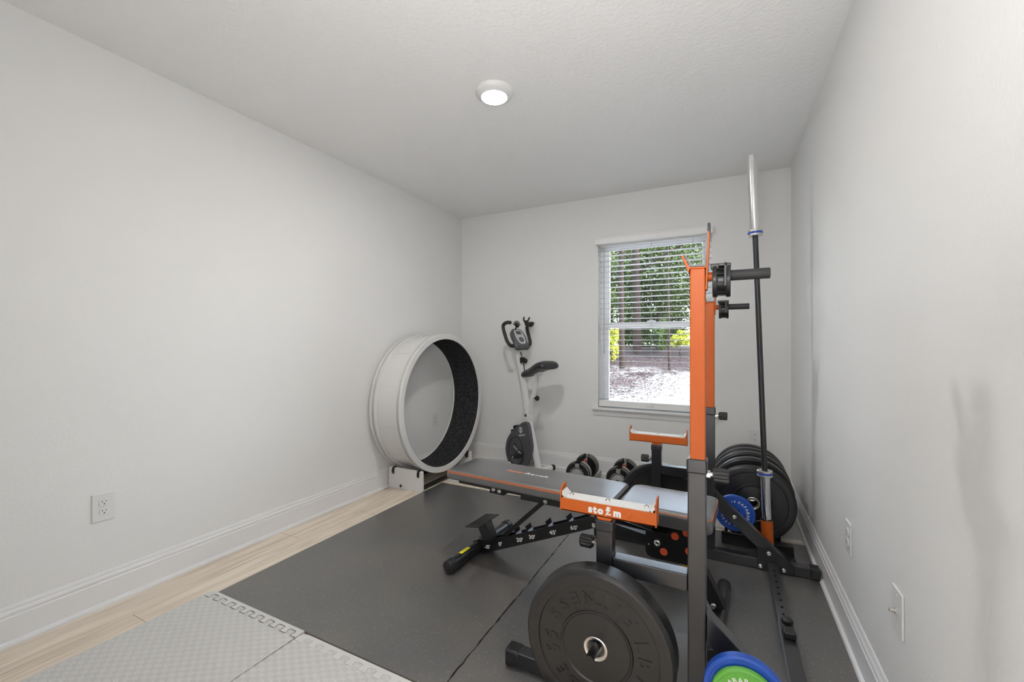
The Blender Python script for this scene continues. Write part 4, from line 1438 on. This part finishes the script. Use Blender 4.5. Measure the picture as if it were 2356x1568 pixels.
for s, u, z, sz in (("-15'", -0.545, 0.052, 0.025), ("0'", -0.463, 0.087, 0.027), ("20'", -0.345, 0.137, 0.027), ("30'", -0.273, 0.168, 0.027), ("45'", -0.158, 0.217, 0.027), ("60'", -0.046, 0.265, 0.027), ("85'", 0.062, 0.300, 0.027)):
    m_ = Matrix.Translation((u, -0.0323, Z(z))) @ FACE_FRONT @ Matrix.Rotation(ang * 0.55, 4, 'Z') @ Matrix.Translation((0, -sz * 0.35, 0))
    b = nb()
    text_line(b, s, sz, m_, 0.0004, 0.03, 0.06, sx=1.15)
    part('angle_marking', b, M['white_print'], lr, auto=None)
# strut from ladder to backrest
b = nb()
beam(b, (-0.455, 0.0, Z(0.122)), (-0.205, 0.0, Z(0.362)), 0.050, 0.022, 0.002)
part('support_strut', b, M['black_steel'], bench)
# rear foot
b = nb(); cyl(b, (-0.607, -0.262, Z(0.0405)), (-0.607, 0.262, Z(0.0405)), 0.0290, seg=32)
rf = part('rear_foot', b, M['black_steel'], bench)
for s in (-1, 1):
    b = nb()
    lathe(b, [(0.030, 0.0), (0.0325, 0.002), (0.0325, 0.034), (0.030, 0.041), (0.020, 0.046), (0, 0.048)], (-0.607, s * 0.250, Z(0.0413)), (0, s, 0), 32)
    part('end_cap', b, M['cap'], rf)
b = nb()
t = nb()
va = []; vb = []
for i in range(9):
    a = R(35 + 75 * i / 8)
    va.append(t.verts.new((-0.607 - 0.0294 * math.cos(a) * 1.0, -0.190, Z(0.0405) + 0.0294 * math.sin(a))))
    vb.append(t.verts.new((-0.607 - 0.0294 * math.cos(a) * 1.0, -0.115, Z(0.0405) + 0.0294 * math.sin(a))))
for i in range(8):
    t.faces.new((va[i], va[i + 1], vb[i + 1], vb[i]))
bmesh.ops.recalc_face_normals(t, faces=t.faces[:])
bmesh.ops.solidify(t, geom=t.faces[:], thickness=0.0004)
join(b, t, smooth=True)
part('sticker', b, M['yellow'], rf, label='yellow warning sticker')
b = nb(); bolt(b, (-0.600, -0.0325, Z(0.040)), (0, -1, 0), 0.013)
part('hinge_bolt', b, M['steel'], bench)
# short post with a flat foot plate above the rear foot
b = nb()
beam(b, (-0.545, 0, Z(0.080)), (-0.588, 0, Z(0.165)), 0.060, 0.060, 0.003, up=(1, 0, 0.4))
pt = part('transport_post', b, M['grey_steel'], bench)
b = nb()
m_ = Matrix.Translation((-0.598, 0, Z(0.168))) @ Matrix.Rotation(R(-10), 4, 'Y')
box(b, -0.045, 0.045, -0.10, 0.10, 0.0, 0.006, 0.002, mtx=m_)
part('foot_plate', b, M['black_steel'], bench)
# seat side plates, handle leg and front foot
b = nb()
sp_ = rounded([(0.296, Z(0.338)), (0.392, Z(0.342)), (0.40, Z(0.392)), (0.52, Z(0.392)), (0.52, Z(0.30)), (0.47, Z(0.232)), (0.296, Z(0.228))], [0.004, 0.01, 0.004, 0.01, 0.03, 0.01, 0.035])
prism(b, sp_, -0.062, -0.057, 'XZ', 0.001); prism(b, sp_, 0.057, 0.062, 'XZ', 0.001)
box(b, 0.36, 0.54, -0.057, 0.057, Z(0.378), Z(0.405), 0.003)
sdp = part('side_plate', b, M['black_steel'], bench)
for u, z in ((0.417, 0.342), (0.462, 0.366), (0.372, 0.266), (0.472, 0.292)):
    b = nb(); lathe(b, [(0.0, 0.004), (0.014, 0.0035), (0.0155, 0.002), (0.016, 0.0), (0, 0)], (u, -0.062, Z(z)), (0, -1, 0), 28)
    part('hole_plug', b, M['red'], sdp, label='orange plug')
b = nb(); lathe(b, [(0.0, 0.004), (0.007, 0.004), (0.008, 0.010), (0.013, 0.008), (0.0135, 0.0), (0, 0)], (0.346, -0.062, Z(0.299)), (0, -1, 0), 24)
lathe(b, [(0.0, 0.002), (0.0035, 0.0015), (0.004, 0.0), (0, 0)], (0.311, -0.062, Z(0.284)), (0, -1, 0), 12)
part('pivot_bolt', b, M['steel'], sdp)
b = nb(); beam(b, (0.405, -0.012, Z(0.285)), (0.478, -0.012, Z(0.165)), 0.030, 0.036, 0.003, up=(1, 0, 0.6))
sa = part('seat_support', b, M['steel'], bench)
b = nb(); beam(b, (0.437, -0.0275, Z(0.232)), (0.472, -0.0275, Z(0.175)), 0.001, 0.018, 0.0, up=(1, 0, 0.6))
part('sticker', b, M['amber'], sa, label='amber sticker')
b = nb(); beam(b, (0.455, 0, Z(0.300)), (0.580, 0, Z(0.062)), 0.052, 0.052, 0.004, up=(1, 0, 0.5))
part('front_leg', b, M['black_steel'], bench)
b = nb(); cyl(b, (0.580, -0.268, Z(0.0365)), (0.580, 0.238, Z(0.0365)), 0.0255, seg=32)
ff = part('front_foot', b, M['grey_steel'], bench)
for s, v in ((-1, -0.268), (1, 0.238)):
    b = nb(); lathe(b, [(0.0262, -0.028), (0.0278, -0.027), (0.0278, 0.008), (0.025, 0.012), (0, 0.013)], (0.580, v, Z(0.0369)), (0, s, 0), 32)
    part('end_cap', b, M['cap'], ff)
b = nb(); bolt(b, (0.560, -0.030, Z(0.080)), (0, -1, 0), 0.011); cyl(b, (0.560, -0.026, Z(0.080)), (0.560, -0.046, Z(0.080)), 0.006, seg=12)
part('leg_bolt', b, M['steel'], bench)

# ================================================================== CAT WHEEL
whl = thing('cat_treadmill', 'big white ring shaped cat wheel with black carpet inside by the left wall', 'cat wheel', (-2.255, 2.955, 0.0))
WC = Vector((0, 0, 0.654))
RO, RI = 0.578, 0.532
b = nb()
lathe(b, [(RI + 0.004, -0.135), (RO - 0.022, -0.135), (RO - 0.022, 0.135), (RI + 0.004, 0.135)], WC, (1, 0, 0), 128, closed=True)
dr = part('drum', b, M['wheel_white'], whl, auto=R(25))
b = nb()
lathe(b, [(RI - 0.004, -0.132), (RI + 0.0045, -0.132), (RI + 0.0045, 0.140), (RI - 0.004, 0.140)], WC, (1, 0, 0), 128, closed=True)
part('carpet_track', b, M['carpet'], whl, auto=R(25), label='black carpet running track')
for s in (-1, 1):
    b = nb()
    a0, a1 = (0.132, 0.150) if s > 0 else (-0.150, -0.132)
    lathe(b, [(RI, a0), (RO - 0.002, a0), (RO, a0 + 0.003), (RO, a1 - 0.003), (RO - 0.002, a1), (RI + 0.002, a1), (RI, a1 - 0.002)], WC, (1, 0, 0), 128, closed=True)
    part('side_ring', b, M['wheel_white'], whl, auto=R(25))
    b = nb()
    a0, a1 = (0.096, 0.110) if s > 0 else (-0.110, -0.096)
    lathe(b, [(RO - 0.024, a0), (RO - 0.004, a0), (RO - 0.003, a0 + 0.002), (RO - 0.003, a1), (RO - 0.024, a1)], WC, (1, 0, 0), 128, closed=True)
    part('track_band', b, M['wheel_white'], dr, auto=R(25))
for k in range(12):
    a = 2 * PI * k / 12 + 0.20
    b = nb()
    box(b, -0.093, 0.093, -0.0015, 0.0015, RO - 0.0225, RO - 0.0200, 0.0004, mtx=Matrix.Translation(WC) @ Matrix.Rotation(a, 4, 'X'))
    box(b, -0.090, -0.060, -0.010, 0.010, RO - 0.0225, RO - 0.0195, 0.001, mtx=Matrix.Translation(WC) @ Matrix.Rotation(a, 4, 'X'))
    part('panel_seam', b, M['wheel_white'], dr)
def wheel_panel(y, s):
    b = nb()
    x0, x1 = -0.160, 0.178
    nt_ = 0.165
    pol = [(x0, 0), (x1 - 0.018, 0), (x1 + 0.003, 0.012), (x1, nt_ - 0.010), (x1 - 0.006, nt_ - 0.001), (x1 - 0.018, nt_), (x1 - 0.027, nt_ - 0.006), (x1 - 0.031, nt_ - 0.045), (x1 - 0.040, nt_ - 0.055), (x1 - 0.050, nt_ - 0.045), (x1 - 0.053, nt_ - 0.004),
           (x1 - 0.060, nt_), (x0 + 0.072, nt_), (x0 + 0.062, nt_ - 0.004), (x0 + 0.058, nt_ - 0.045), (x0 + 0.048, nt_ - 0.055), (x0 + 0.038, nt_ - 0.045), (x0 + 0.034, nt_ - 0.006), (x0 + 0.025, nt_), (x0 + 0.010, nt_), (x0 + 0.004, nt_ - 0.008)]
    prism(b, pol, y, y + s * 0.018, 'XZ', 0.0015)
    p = part('base_panel', b, M['wheel_white'], whl)
    for xx in (x1 - 0.040, x0 + 0.048):
        b = nb()
        lathe(b, [(0.006, -0.010), (0.026, -0.010), (0.032, -0.006), (0.032, 0.006), (0.026, 0.010), (0.006, 0.010)], (xx, y + s * 0.020, 0.136), (1, 0, 0), 32, closed=True)
        part('roller', b, M['cap'], p)
    b = nb(); lathe(b, [(0, 0.003), (0.010, 0.003), (0.0115, 0.0015), (0.0115, 0.0), (0, 0)], (-0.035, y, 0.026), (0, -s, 0), 20)
    part('screw_cap', b, M['cap'], p)
    b = nb(); bolt(b, (x1 - 0.012, y, nt_ - 0.018), (0, -s, 0), 0.0035)
    part('axle_end', b, M['steel'], p)
wheel_panel(2.590 - 2.948, 1)
wheel_panel(3.306 - 2.948, -1)
b = nb()
for xx in (-0.13, 0.13):
    box(b, xx - 0.02, xx + 0.02, -0.345, 0.345, 0.004, 0.024, 0.003)
part('base_rail', b, M['cap'], whl)
b = nb()
for k in range(5):
    beam(b, (0.10 - 0.05 * k, 0.335, 0.028), (0.14 - 0.05 * k, 0.30, 0.095), 0.006, 0.006, 0.001)
beam(b, (-0.13, 0.318, 0.085), (0.15, 0.318, 0.085), 0.008, 0.010, 0.002)
part('cross_brace', b, M['wheel_white'], whl)

# ================================================================== EXERCISE BIKE
BK = thing('exercise_bike', 'white folding exercise bike by the back wall', 'exercise bike', (-1.42, 3.395, 0.0125), R(157))
BIKE_K = 0.86          # length of the bike along its own axis, folded a little
BIKE.append(BK)
Zb = lambda z: z - 0.0125
def tube_path(pts, w, h):
    """square tube following a path in the bike's own upright plane"""
    b = nb()
    P = smooth_path(pts, 4)
    t = nb()
    prev = None
    for i in range(len(P)):
        d = (P[min(i + 1, len(P) - 1)] - P[max(i - 1, 0)]).normalized()
        x = Vector((0, 1, 0)); y = d.cross(x).normalized()
        q = [P[i] + x * w / 2 + y * h / 2, P[i] - x * w / 2 + y * h / 2, P[i] - x * w / 2 - y * h / 2, P[i] + x * w / 2 - y * h / 2]
        ring = [t.verts.new(v) for v in q]
        if prev:
            for a in range(4):
                t.faces.new((prev[a], prev[(a + 1) % 4], ring[(a + 1) % 4], ring[a]))
        else:
            t.faces.new(ring)
        prev = ring
    t.faces.new(prev[::-1])
    bmesh.ops.recalc_face_normals(t, faces=t.faces[:])
    es = [e for e in t.edges if len(e.link_faces) == 2 and e.calc_face_angle(0) > R(60)]
    bmesh.ops.bevel(t, geom=es, offset=0.005, segments=2, affect='EDGES', clamp_overlap=True)
    join(b, t)
    return b
V3 = lambda u, z, w=0.0: Vector((u, w, Zb(z)))
b = tube_path([V3(0.040, 0.045), V3(0.12, 0.27), V3(0.20, 0.505), V3(0.262, 0.76), V3(0.305, 0.90), V3(0.335, 0.99), V3(0.362, 1.10)], 0.050, 0.040)
part('front_frame', b, M['bike_white'], BK)
b = tube_path([V3(0.405, 0.045), V3(0.30, 0.27), V3(0.195, 0.505), V3(0.118, 0.695)], 0.036, 0.042)
box(b, 0.165, 0.225, -0.034, 0.034, Zb(0.455), Zb(0.515), 0.004)
part('seat_frame', b, M['bike_white'], BK)
b = tube_path([V3(0.125, 0.67), V3(0.055, 0.890)], 0.030, 0.034)
part('seat_post', b, M['bike_white'], BK)
b = nb(); lathe(b, [(0, 0.016), (0.009, 0.015), (0.013, 0.009), (0.0135, 0.0), (0, 0)], (0.20, 0.025, Zb(0.508)), (0, 1, 0), 20)
part('pivot_cap', b, M['bike_black'], BK)
b = nb(); cyl(b, V3(0.13, 0.672, 0.0), V3(0.075, 0.668, 0), 0.006, seg=12)
lathe(b, [(0, 0.028), (0.018, 0.028), (0.022, 0.022), (0.023, 0.010), (0.016, 0.0), (0, 0)], V3(0.082, 0.670, 0), (-1, 0, 0), 20)
part('seat_knob', b, M['bike_black'], BK)
# stabilisers
for u, nm in ((0.030, 'rear_stabilizer'), (0.415, 'front_stabilizer')):
    b = nb(); cyl(b, (u, -0.155, Zb(0.040)), (u, 0.17, Zb(0.040)), 0.0250, seg=28)
    s = part(nm, b, M['bike_white'], BK)
    for sg, w in ((-1, -0.145), (1, 0.16)):
        b = nb(); lathe(b, [(0.0255, 0.0), (0.0272, 0.001), (0.0272, 0.028), (0.024, 0.033), (0, 0.034)], (u, w, Zb(0.040)), (0, sg, 0), 28)
        part('end_cap', b, M['bike_black'], s)
# flywheel housing
hp = [(0.135, 0.457), (0.204, 0.452), (0.266, 0.422), (0.345, 0.374), (0.42, 0.318), (0.47, 0.255), (0.492, 0.184), (0.485, 0.132), (0.458, 0.075), (0.41, 0.030), (0.30, 0.028), (0.165, 0.065), (0.105, 0.160), (0.075, 0.244), (0.090, 0.326), (0.112, 0.408)]
hp2 = [(p.x, p.y) for p in [v for v in smooth_path([Vector((a, c, 0)) for a, c in hp + [hp[0]]], 3)]][:-1]
b = nb(); prism(b, [(a, Zb(c)) for a, c in hp2], 0.030, 0.062, 'XZ', 0.008, 3)
hs = part('flywheel_housing', b, M['bike_grey'], BK)
b = nb()
ov = [(0.322, 0.308), (0.275, 0.302), (0.232, 0.268), (0.208, 0.215), (0.200, 0.150), (0.225, 0.090), (0.300, 0.060), (0.380, 0.062), (0.425, 0.110), (0.432, 0.172), (0.415, 0.235), (0.375, 0.285)]
sweep(b, [v for v in smooth_path([Vector((a, 0.0618, Zb(c))) for a, c in ov + [ov[0]]], 4)][:-1], 0.0045, 8, closed=True)
part('rim_groove', b, M['bike_black'], hs)
b = nb()
for a, c in ((0.168, 0.437), (0.330, 0.365), (0.112, 0.275), (0.455, 0.115), (0.395, 0.045)):
    cyl(b, (a, 0.0605, Zb(c)), (a, 0.0632, Zb(c)), 0.006, seg=14)
part('screws', b, M['bike_black'], hs)
b = nb()
lg = Vector((0.238, 0.0626, Zb(0.378)))
lathe(b, [(0.0215, 0.0), (0.0265, 0.0), (0.0265, 0.0008), (0.0215, 0.0008)], lg, (0, 1, 0), 32, closed=True)
for p, q in (((0, -0.016), (0, 0.004)), ((0, 0.004), (-0.013, 0.012)), ((0, 0.004), (0.012, 0.013)), ((0, 0.0), (-0.011, -0.018)), ((0, 0.0), (0.011, -0.018)), ((0, 0.004), (0.002, 0.02))):
    beam(b, lg + Vector((p[0], 0.0004, p[1])), lg + Vector((q[0], 0.0004, q[1])), 0.0008, 0.005, 0, up=(0.3, 0, 1) if p[0] == q[0] else (0, 0, 1))
FACE_BK = Matrix(((-1, 0, 0, 0), (0, 0, 1, 0), (0, 1, 0, 0), (0, 0, 0, 1)))
text_line(b, 'MARCY', 0.020, Matrix.Translation((0.216, 0.0628, Zb(0.328))) @ FACE_BK @ Matrix.Rotation(R(10), 4, 'Z'), 0.0004, 0.03, 0.05, shear=0.25, sx=1.3)
part('logo', b, M['white_print'], hs, auto=None)
b = nb(); prism(b, [(max(a, 0.075 + 0.36 * c), Zb(c)) for a, c in hp2 if c < 0.43], -0.040, 0.029, 'XZ', 0.004, 2)
part('housing_rear', b, M['dumb_grey'], hs, label='paler grey rear half of the housing')
# cranks and pedals
CA = V3(0.330, 0.226, 0.0)
b = nb(); cyl(b, CA + Vector((0, -0.085, 0)), CA + Vector((0, 0.085, 0)), 0.010, seg=16)
lathe(b, [(0, 0.014), (0.012, 0.014), (0.018, 0.006), (0.020, 0.0), (0, 0)], CA + Vector((0, 0.064, 0)), (0, 1, 0), 20)
part('axle', b, M['bike_black'], BK)
def crank(sg, du, dz):
    b = nb()
    E_ = CA + Vector((du, sg * 0.092, dz))
    beam(b, CA + Vector((0, sg * 0.080, 0)), E_, 0.012, 0.022, 0.004, up=(0.5, 0, 1))
    cr = part('crank', b, M['chrome'], BK)
    b = nb()
    cyl(b, E_, E_ + Vector((0, sg * 0.105, 0)), 0.006, seg=12)
    box(b, E_.x - 0.045, E_.x + 0.045, min(E_.y + sg * .012, E_.y + sg * .10), max(E_.y + sg * .012, E_.y + sg * .10), E_.z - 0.016, E_.z + 0.014, 0.008, 3)
    part('pedal', b, M['bike_black'], BK)
    b = nb()
    pts = [E_ + Vector((-0.03, sg * 0.014, 0.010)), E_ + Vector((-0.035, sg * 0.03, 0.045)), E_ + Vector((-0.02, sg * 0.06, 0.055)), E_ + Vector((-0.035, sg * 0.09, 0.040)), E_ + Vector((-0.03, sg * 0.10, 0.005))]
    sweep(b, smooth_path(pts, 5), 0.004, 8)
    part('pedal_strap', b, M['bike_black'], BK)
    b = nb(); lathe(b, [(0, 0.005), (0.005, 0.005), (0.008, 0.002), (0.008, 0), (0, 0)], E_ + Vector((0, sg * 0.105, 0)), (0, sg, 0), 14)
    part('pedal_nut', b, M['steel'], BK)
crank(1, -0.150, -0.055)
crank(-1, 0.150, 0.055)
b = nb(); cyl(b, V3(0.395, 0.375, 0.020), V3(0.395, 0.375, -0.03), 0.020, seg=20); box(b, 0.37, 0.455, -0.02, 0.02, Zb(0.315), Zb(0.345), 0.004); box(b, 0.44, 0.452, -0.02, 0.02, Zb(0.29), Zb(0.35), 0.003)
part('tension_bracket', b, M['bike_black'], BK)
# tension knob on the front frame
b = nb(); box(b, 0.275, 0.305, -0.020, 0.022, Zb(0.975), Zb(1.025), 0.005); cyl(b, V3(0.285, 1.002), V3(0.240, 0.990), 0.0245, seg=24, bev=0.004)
part('tension_knob', b, M['bike_black'], BK)
b = nb(); sweep(b, smooth_path([V3(0.285, 0.985), V3(0.272, 0.955), V3(0.262, 0.915), V3(0.262, 0.895)], 5), 0.005, 8); sweep(b, smooth_path([V3(0.305, 1.03), V3(0.312, 1.055), V3(0.325, 1.07)], 5), 0.005, 8)
part('tension_cable', b, M['bike_black'], BK)
# handlebar
hb = []
for s in (1,):
    side = [(0.300, 0.135, 1.335), (0.345, 0.143, 1.338), (0.395, 0.146, 1.322), (0.405, 0.146, 1.290), (0.372, 0.144, 1.215), (0.345, 0.138, 1.165), (0.330, 0.115, 1.135), (0.330, 0.080, 1.128)]
    hb = side + [(u, -w, z) for u, w, z in side[::-1]]
b = nb(); sweep(b, smooth_path([Vector((u, w, Zb(z))) for u, w, z in hb], 5), 0.0165, 14)
part('handlebar', b, M['grip'], BK)
b = nb()
cm = Matrix.Translation((0.352, 0, Zb(1.190))) @ Matrix.Rotation(R(-52), 4, 'Y')
# console: local x = up along the face, z = out of the face
ol = rounded([(-0.105, -0.060), (-0.105, 0.060), (0.02, 0.082), (0.105, 0.060), (0.105, -0.060), (0.02, -0.082)], [0.05, 0.05, 0.09, 0.05, 0.05, 0.09], 6)
b = nb(); prism(b, ol, -0.022, 0.030, 'XY', 0.012, 3, 0, cm)
box(b, -0.115, -0.030, -0.085, 0.085, -0.03, 0.022, 0.02, 3, 0, cm)
cs = part('console', b, M['bike_grey'], BK)
b = nb(); prism(b, [(x * 0.80 + 0.006, y * 0.70) for x, y in ol], 0.028, 0.033, 'XY', 0.002, 2, 0, cm)
part('console_face', b, M['console_face'], cs)
b = nb(); box(b, 0.030, 0.066, -0.028, 0.028, 0.0325, 0.0345, 0.001, mtx=cm)
part('screen', b, M['lcd'], cs)
b = nb(); lathe(b, [(0, 0.004), (0.026, 0.004), (0.030, 0.0), (0, 0)], (0, 0, 0), (0, 0, 1), 28)
bmesh.ops.transform(b, matrix=cm @ Matrix.Translation((-0.030, 0, 0.0325)), verts=b.verts[:])
part('keypad', b, M['lcd'], cs)
b = nb()
q0 = Vector((0.318, -0.085, Zb(1.325)))
cyl(b, Vector((0.345, -0.140, Zb(1.330))), q0, 0.012, seg=14)
pm = Matrix.Translation(q0) @ Matrix.Rotation(R(-55), 4, 'Y')
box(b, -0.022, 0.045, -0.020, 0.030, -0.006, 0.010, 0.004, mtx=pm)
for xx, yy in ((-0.022, -0.022), (-0.022, 0.030), (0.045, -0.022), (0.045, 0.030)):
    cyl(b, pm @ Vector((xx, yy, 0.0)), pm @ Vector((xx * 1.35, yy * 1.35, 0.034)), 0.0075, seg=10, bev=0.003)
part('phone_clamp', b, M['bike_black'], BK)
b = nb()
q1 = Vector((0.345, 0.030, Zb(1.305)))
cyl(b, q1, q1 + Vector((-0.02, 0, 0.02)), 0.020, seg=14, bev=0.005)
cyl(b, q1, Vector((0.395, 0.020, Zb(1.262))), 0.007, seg=10)
for k in range(6):
    a = R(20 + k * 30)
    cyl(b, q1, q1 + Vector((0.0, math.cos(a) * 0.045, 0.012 + math.sin(a) * 0.042)), 0.0055, seg=8, bev=0.002)
part('cable_clip', b, M['bike_black'], BK)
# saddle
t = nb()
sec = [(0.285, 0.860, 0.012, 0.014), (0.278, 0.863, 0.028, 0.026), (0.24, 0.872, 0.040, 0.036), (0.18, 0.882, 0.048, 0.042), (0.12, 0.900, 0.062, 0.046), (0.06, 0.922, 0.082, 0.048), (0.0, 0.942, 0.100, 0.048), (-0.06, 0.956, 0.112, 0.046), (-0.105, 0.960, 0.110, 0.042), (-0.130, 0.955, 0.094, 0.034), (-0.142, 0.950, 0.060, 0.018)]
prev = None
for u, z, w, h in sec:
    ring = []
    for k in range(20):
        a = 2 * PI * k / 20
        cx = math.copysign(abs(math.cos(a)) ** 0.8, math.cos(a)); sz = math.copysign(abs(math.sin(a)) ** 0.9, math.sin(a))
        ring.append(t.verts.new((u, w * cx, Zb(z) + (h * sz if sz > 0 else h * 0.75 * sz))))
    if prev:
        for k in range(20):
            t.faces.new((prev[k], prev[(k + 1) % 20], ring[(k + 1) % 20], ring[k]))
    else:
        t.faces.new(ring)
    prev = ring
t.faces.new(prev[::-1])
bmesh.ops.recalc_face_normals(t, faces=t.faces[:])
b = nb(); join(b, t, smooth=True)
sd = part('saddle', b, M['saddle'], BK, auto=R(70))
b = nb(); box(b, 0.01, 0.10, -0.022, 0.022, Zb(0.872), Zb(0.905), 0.004)
part('saddle_clamp', b, M['bike_white'], BK)

# ================================================================== ADJUSTABLE DUMBBELLS
def dumbbell(label, loc, rz):
    t = thing('adjustable_dumbbell', label, 'dumbbell', loc, rz, 'adjustable dumbbells on the foam tiles')
    zc = 0.113
    b = nb(); lathe(b, [(0.013, -0.07), (0.0165, -0.045), (0.0175, 0.0), (0.0165, 0.045), (0.013, 0.07)], (0, 0, zc), (0, 1, 0), 24)
    part('handle', b, M['grip'], t)
    def notch(rad, half, top):
        pts = []
        n = 40
        a0 = math.asin(half / rad)
        for i in range(n + 1):
            a = PI / 2 + a0 + (2 * PI - 2 * a0) * i / n
            pts.append((rad * math.cos(a), zc + rad * math.sin(a)))
        pts += [(half, zc + top), (-half, zc + top)]
        return pts
    for s in (-1, 1):
        for i, rad in enumerate((0.092, 0.096, 0.098, 0.092)):
            y = 0.072 + i * 0.023
            b = nb(); prism(b, notch(rad, 0.0165 if i < 3 else 0.0165, 0.028), s * y if s > 0 else -y - 0.019, s * y + 0.019 if s > 0 else -y, 'XZ', 0.002)
            part('weight_disc', b, M['dumb_black'], t)
            b = nb()
            lathe(b, [(rad - 0.004, 0.0), (rad + 0.0006, 0.0), (rad + 0.0006, 0.0155), (rad - 0.004, 0.0155)], (0, s * (y + 0.0020), zc), (0, s, 0), 48, closed=True)
            # leave the slot open in the grey tread band
            dl = [v for v in b.verts if abs(v.co.x) < 0.0185 and v.co.z > zc]
            bmesh.ops.delete(b, geom=dl, context='VERTS')
            part('tread_band', b, M['dumb_grey'], t)
        b = nb(); box(b, -0.0145, 0.0145, s * 0.066 if s > 0 else -0.168, 0.168 if s > 0 else -0.066, zc + 0.020, zc + 0.060, 0.003)
        box(b, -0.0145, 0.0145, s * 0.160 if s > 0 else -0.170, 0.170 if s > 0 else -0.160, zc, zc + 0.088, 0.003)
        part('saddle_bracket', b, M['dumb_grey'], t)
        b = nb(); lathe(b, [(0.0, 0.030), (0.020, 0.030), (0.024, 0.028), (0.026, 0.022), (0.040, 0.018), (0.047, 0.012), (0.050, 0.0), (0, 0)], (0, s * 0.164, zc), (0, s, 0), 40)
        dd = part('dial', b, M['dumb_grey'], t)
        b = nb()
        for k in range(24):
            a = 2 * PI * k / 24
            m_ = Matrix.Translation((0, s * 0.1655, zc)) @ Matrix.Rotation(a, 4, 'Y')
            box(b, -0.0022, 0.0022, 0.0 if s > 0 else -0.0006, 0.0006 if s > 0 else 0.0, 0.052, 0.060, mtx=Matrix.Translation((0, s * 0.0075, 0)) @ m_)
        lathe(b, [(0.048, 0.0), (0.063, 0.0), (0.063, 0.0008), (0.048, 0.0008)], (0, s * 0.1715, zc), (0, s, 0), 48, closed=True, mi=1)
        part('dial_scale', b, [M['white_print'], M['dumb_black']], dd, auto=None)
        b = nb(); lathe(b, [(0, 0.003), (0.016, 0.003), (0.018, 0.0), (0, 0)], (0, s * 0.1935, zc), (0, s, 0), 24)
        part('dial_hub', b, M['dumb_black'], dd)
        b = nb(); box(b, -0.011, 0.011, min(s * 0.058, s * 0.072), max(s * 0.058, s * 0.072), zc + 0.024, zc + 0.064, 0.003)
        part('lock_tab', b, M['red'], t, label='orange tab')
    return t
def cradle(label, loc, rz):
    t = thing('dumbbell_cradle', label, 'dumbbell tray', loc, rz, 'trays under the dumbbells')
    b = nb()
    box(b, -0.085, 0.085, -0.205, 0.205, 0.0, 0.016, 0.005)
    for s in (-1, 1):
        for sx in (-1, 1):
            prism(b, rounded([(sx * 0.050, 0.014), (sx * 0.100, 0.014), (sx * 0.106, 0.060), (sx * 0.092, 0.064), (sx * 0.082, 0.034), (sx * 0.062, 0.022)], 0.004), min(s * 0.085, s * 0.20), max(s * 0.085, s * 0.20), 'XZ', 0.002)
    part('tray', b, M['dumb_grey'], t)
    b = nb(); box(b, -0.05, 0.05, -0.208, -0.200, 0.004, 0.030, 0.003)
    part('front_lip', b, M['dumb_black'], t)
    return t
DPOS = [((-1.035, 3.340), R(1), 'left adjustable dumbbell of the pair by the back wall'), ((-0.715, 3.335), R(1), 'right adjustable dumbbell of the pair, beside the hanging plate')]
for (x, y), rz, lab in DPOS:
    cradle('grey tray under the ' + lab.split(',')[0].replace(' of the pair by the back wall', '').replace(' of the pair', ''), (x, y, 0.0125), rz)
    dumbbell(lab, (x, y, 0.0135), rz)
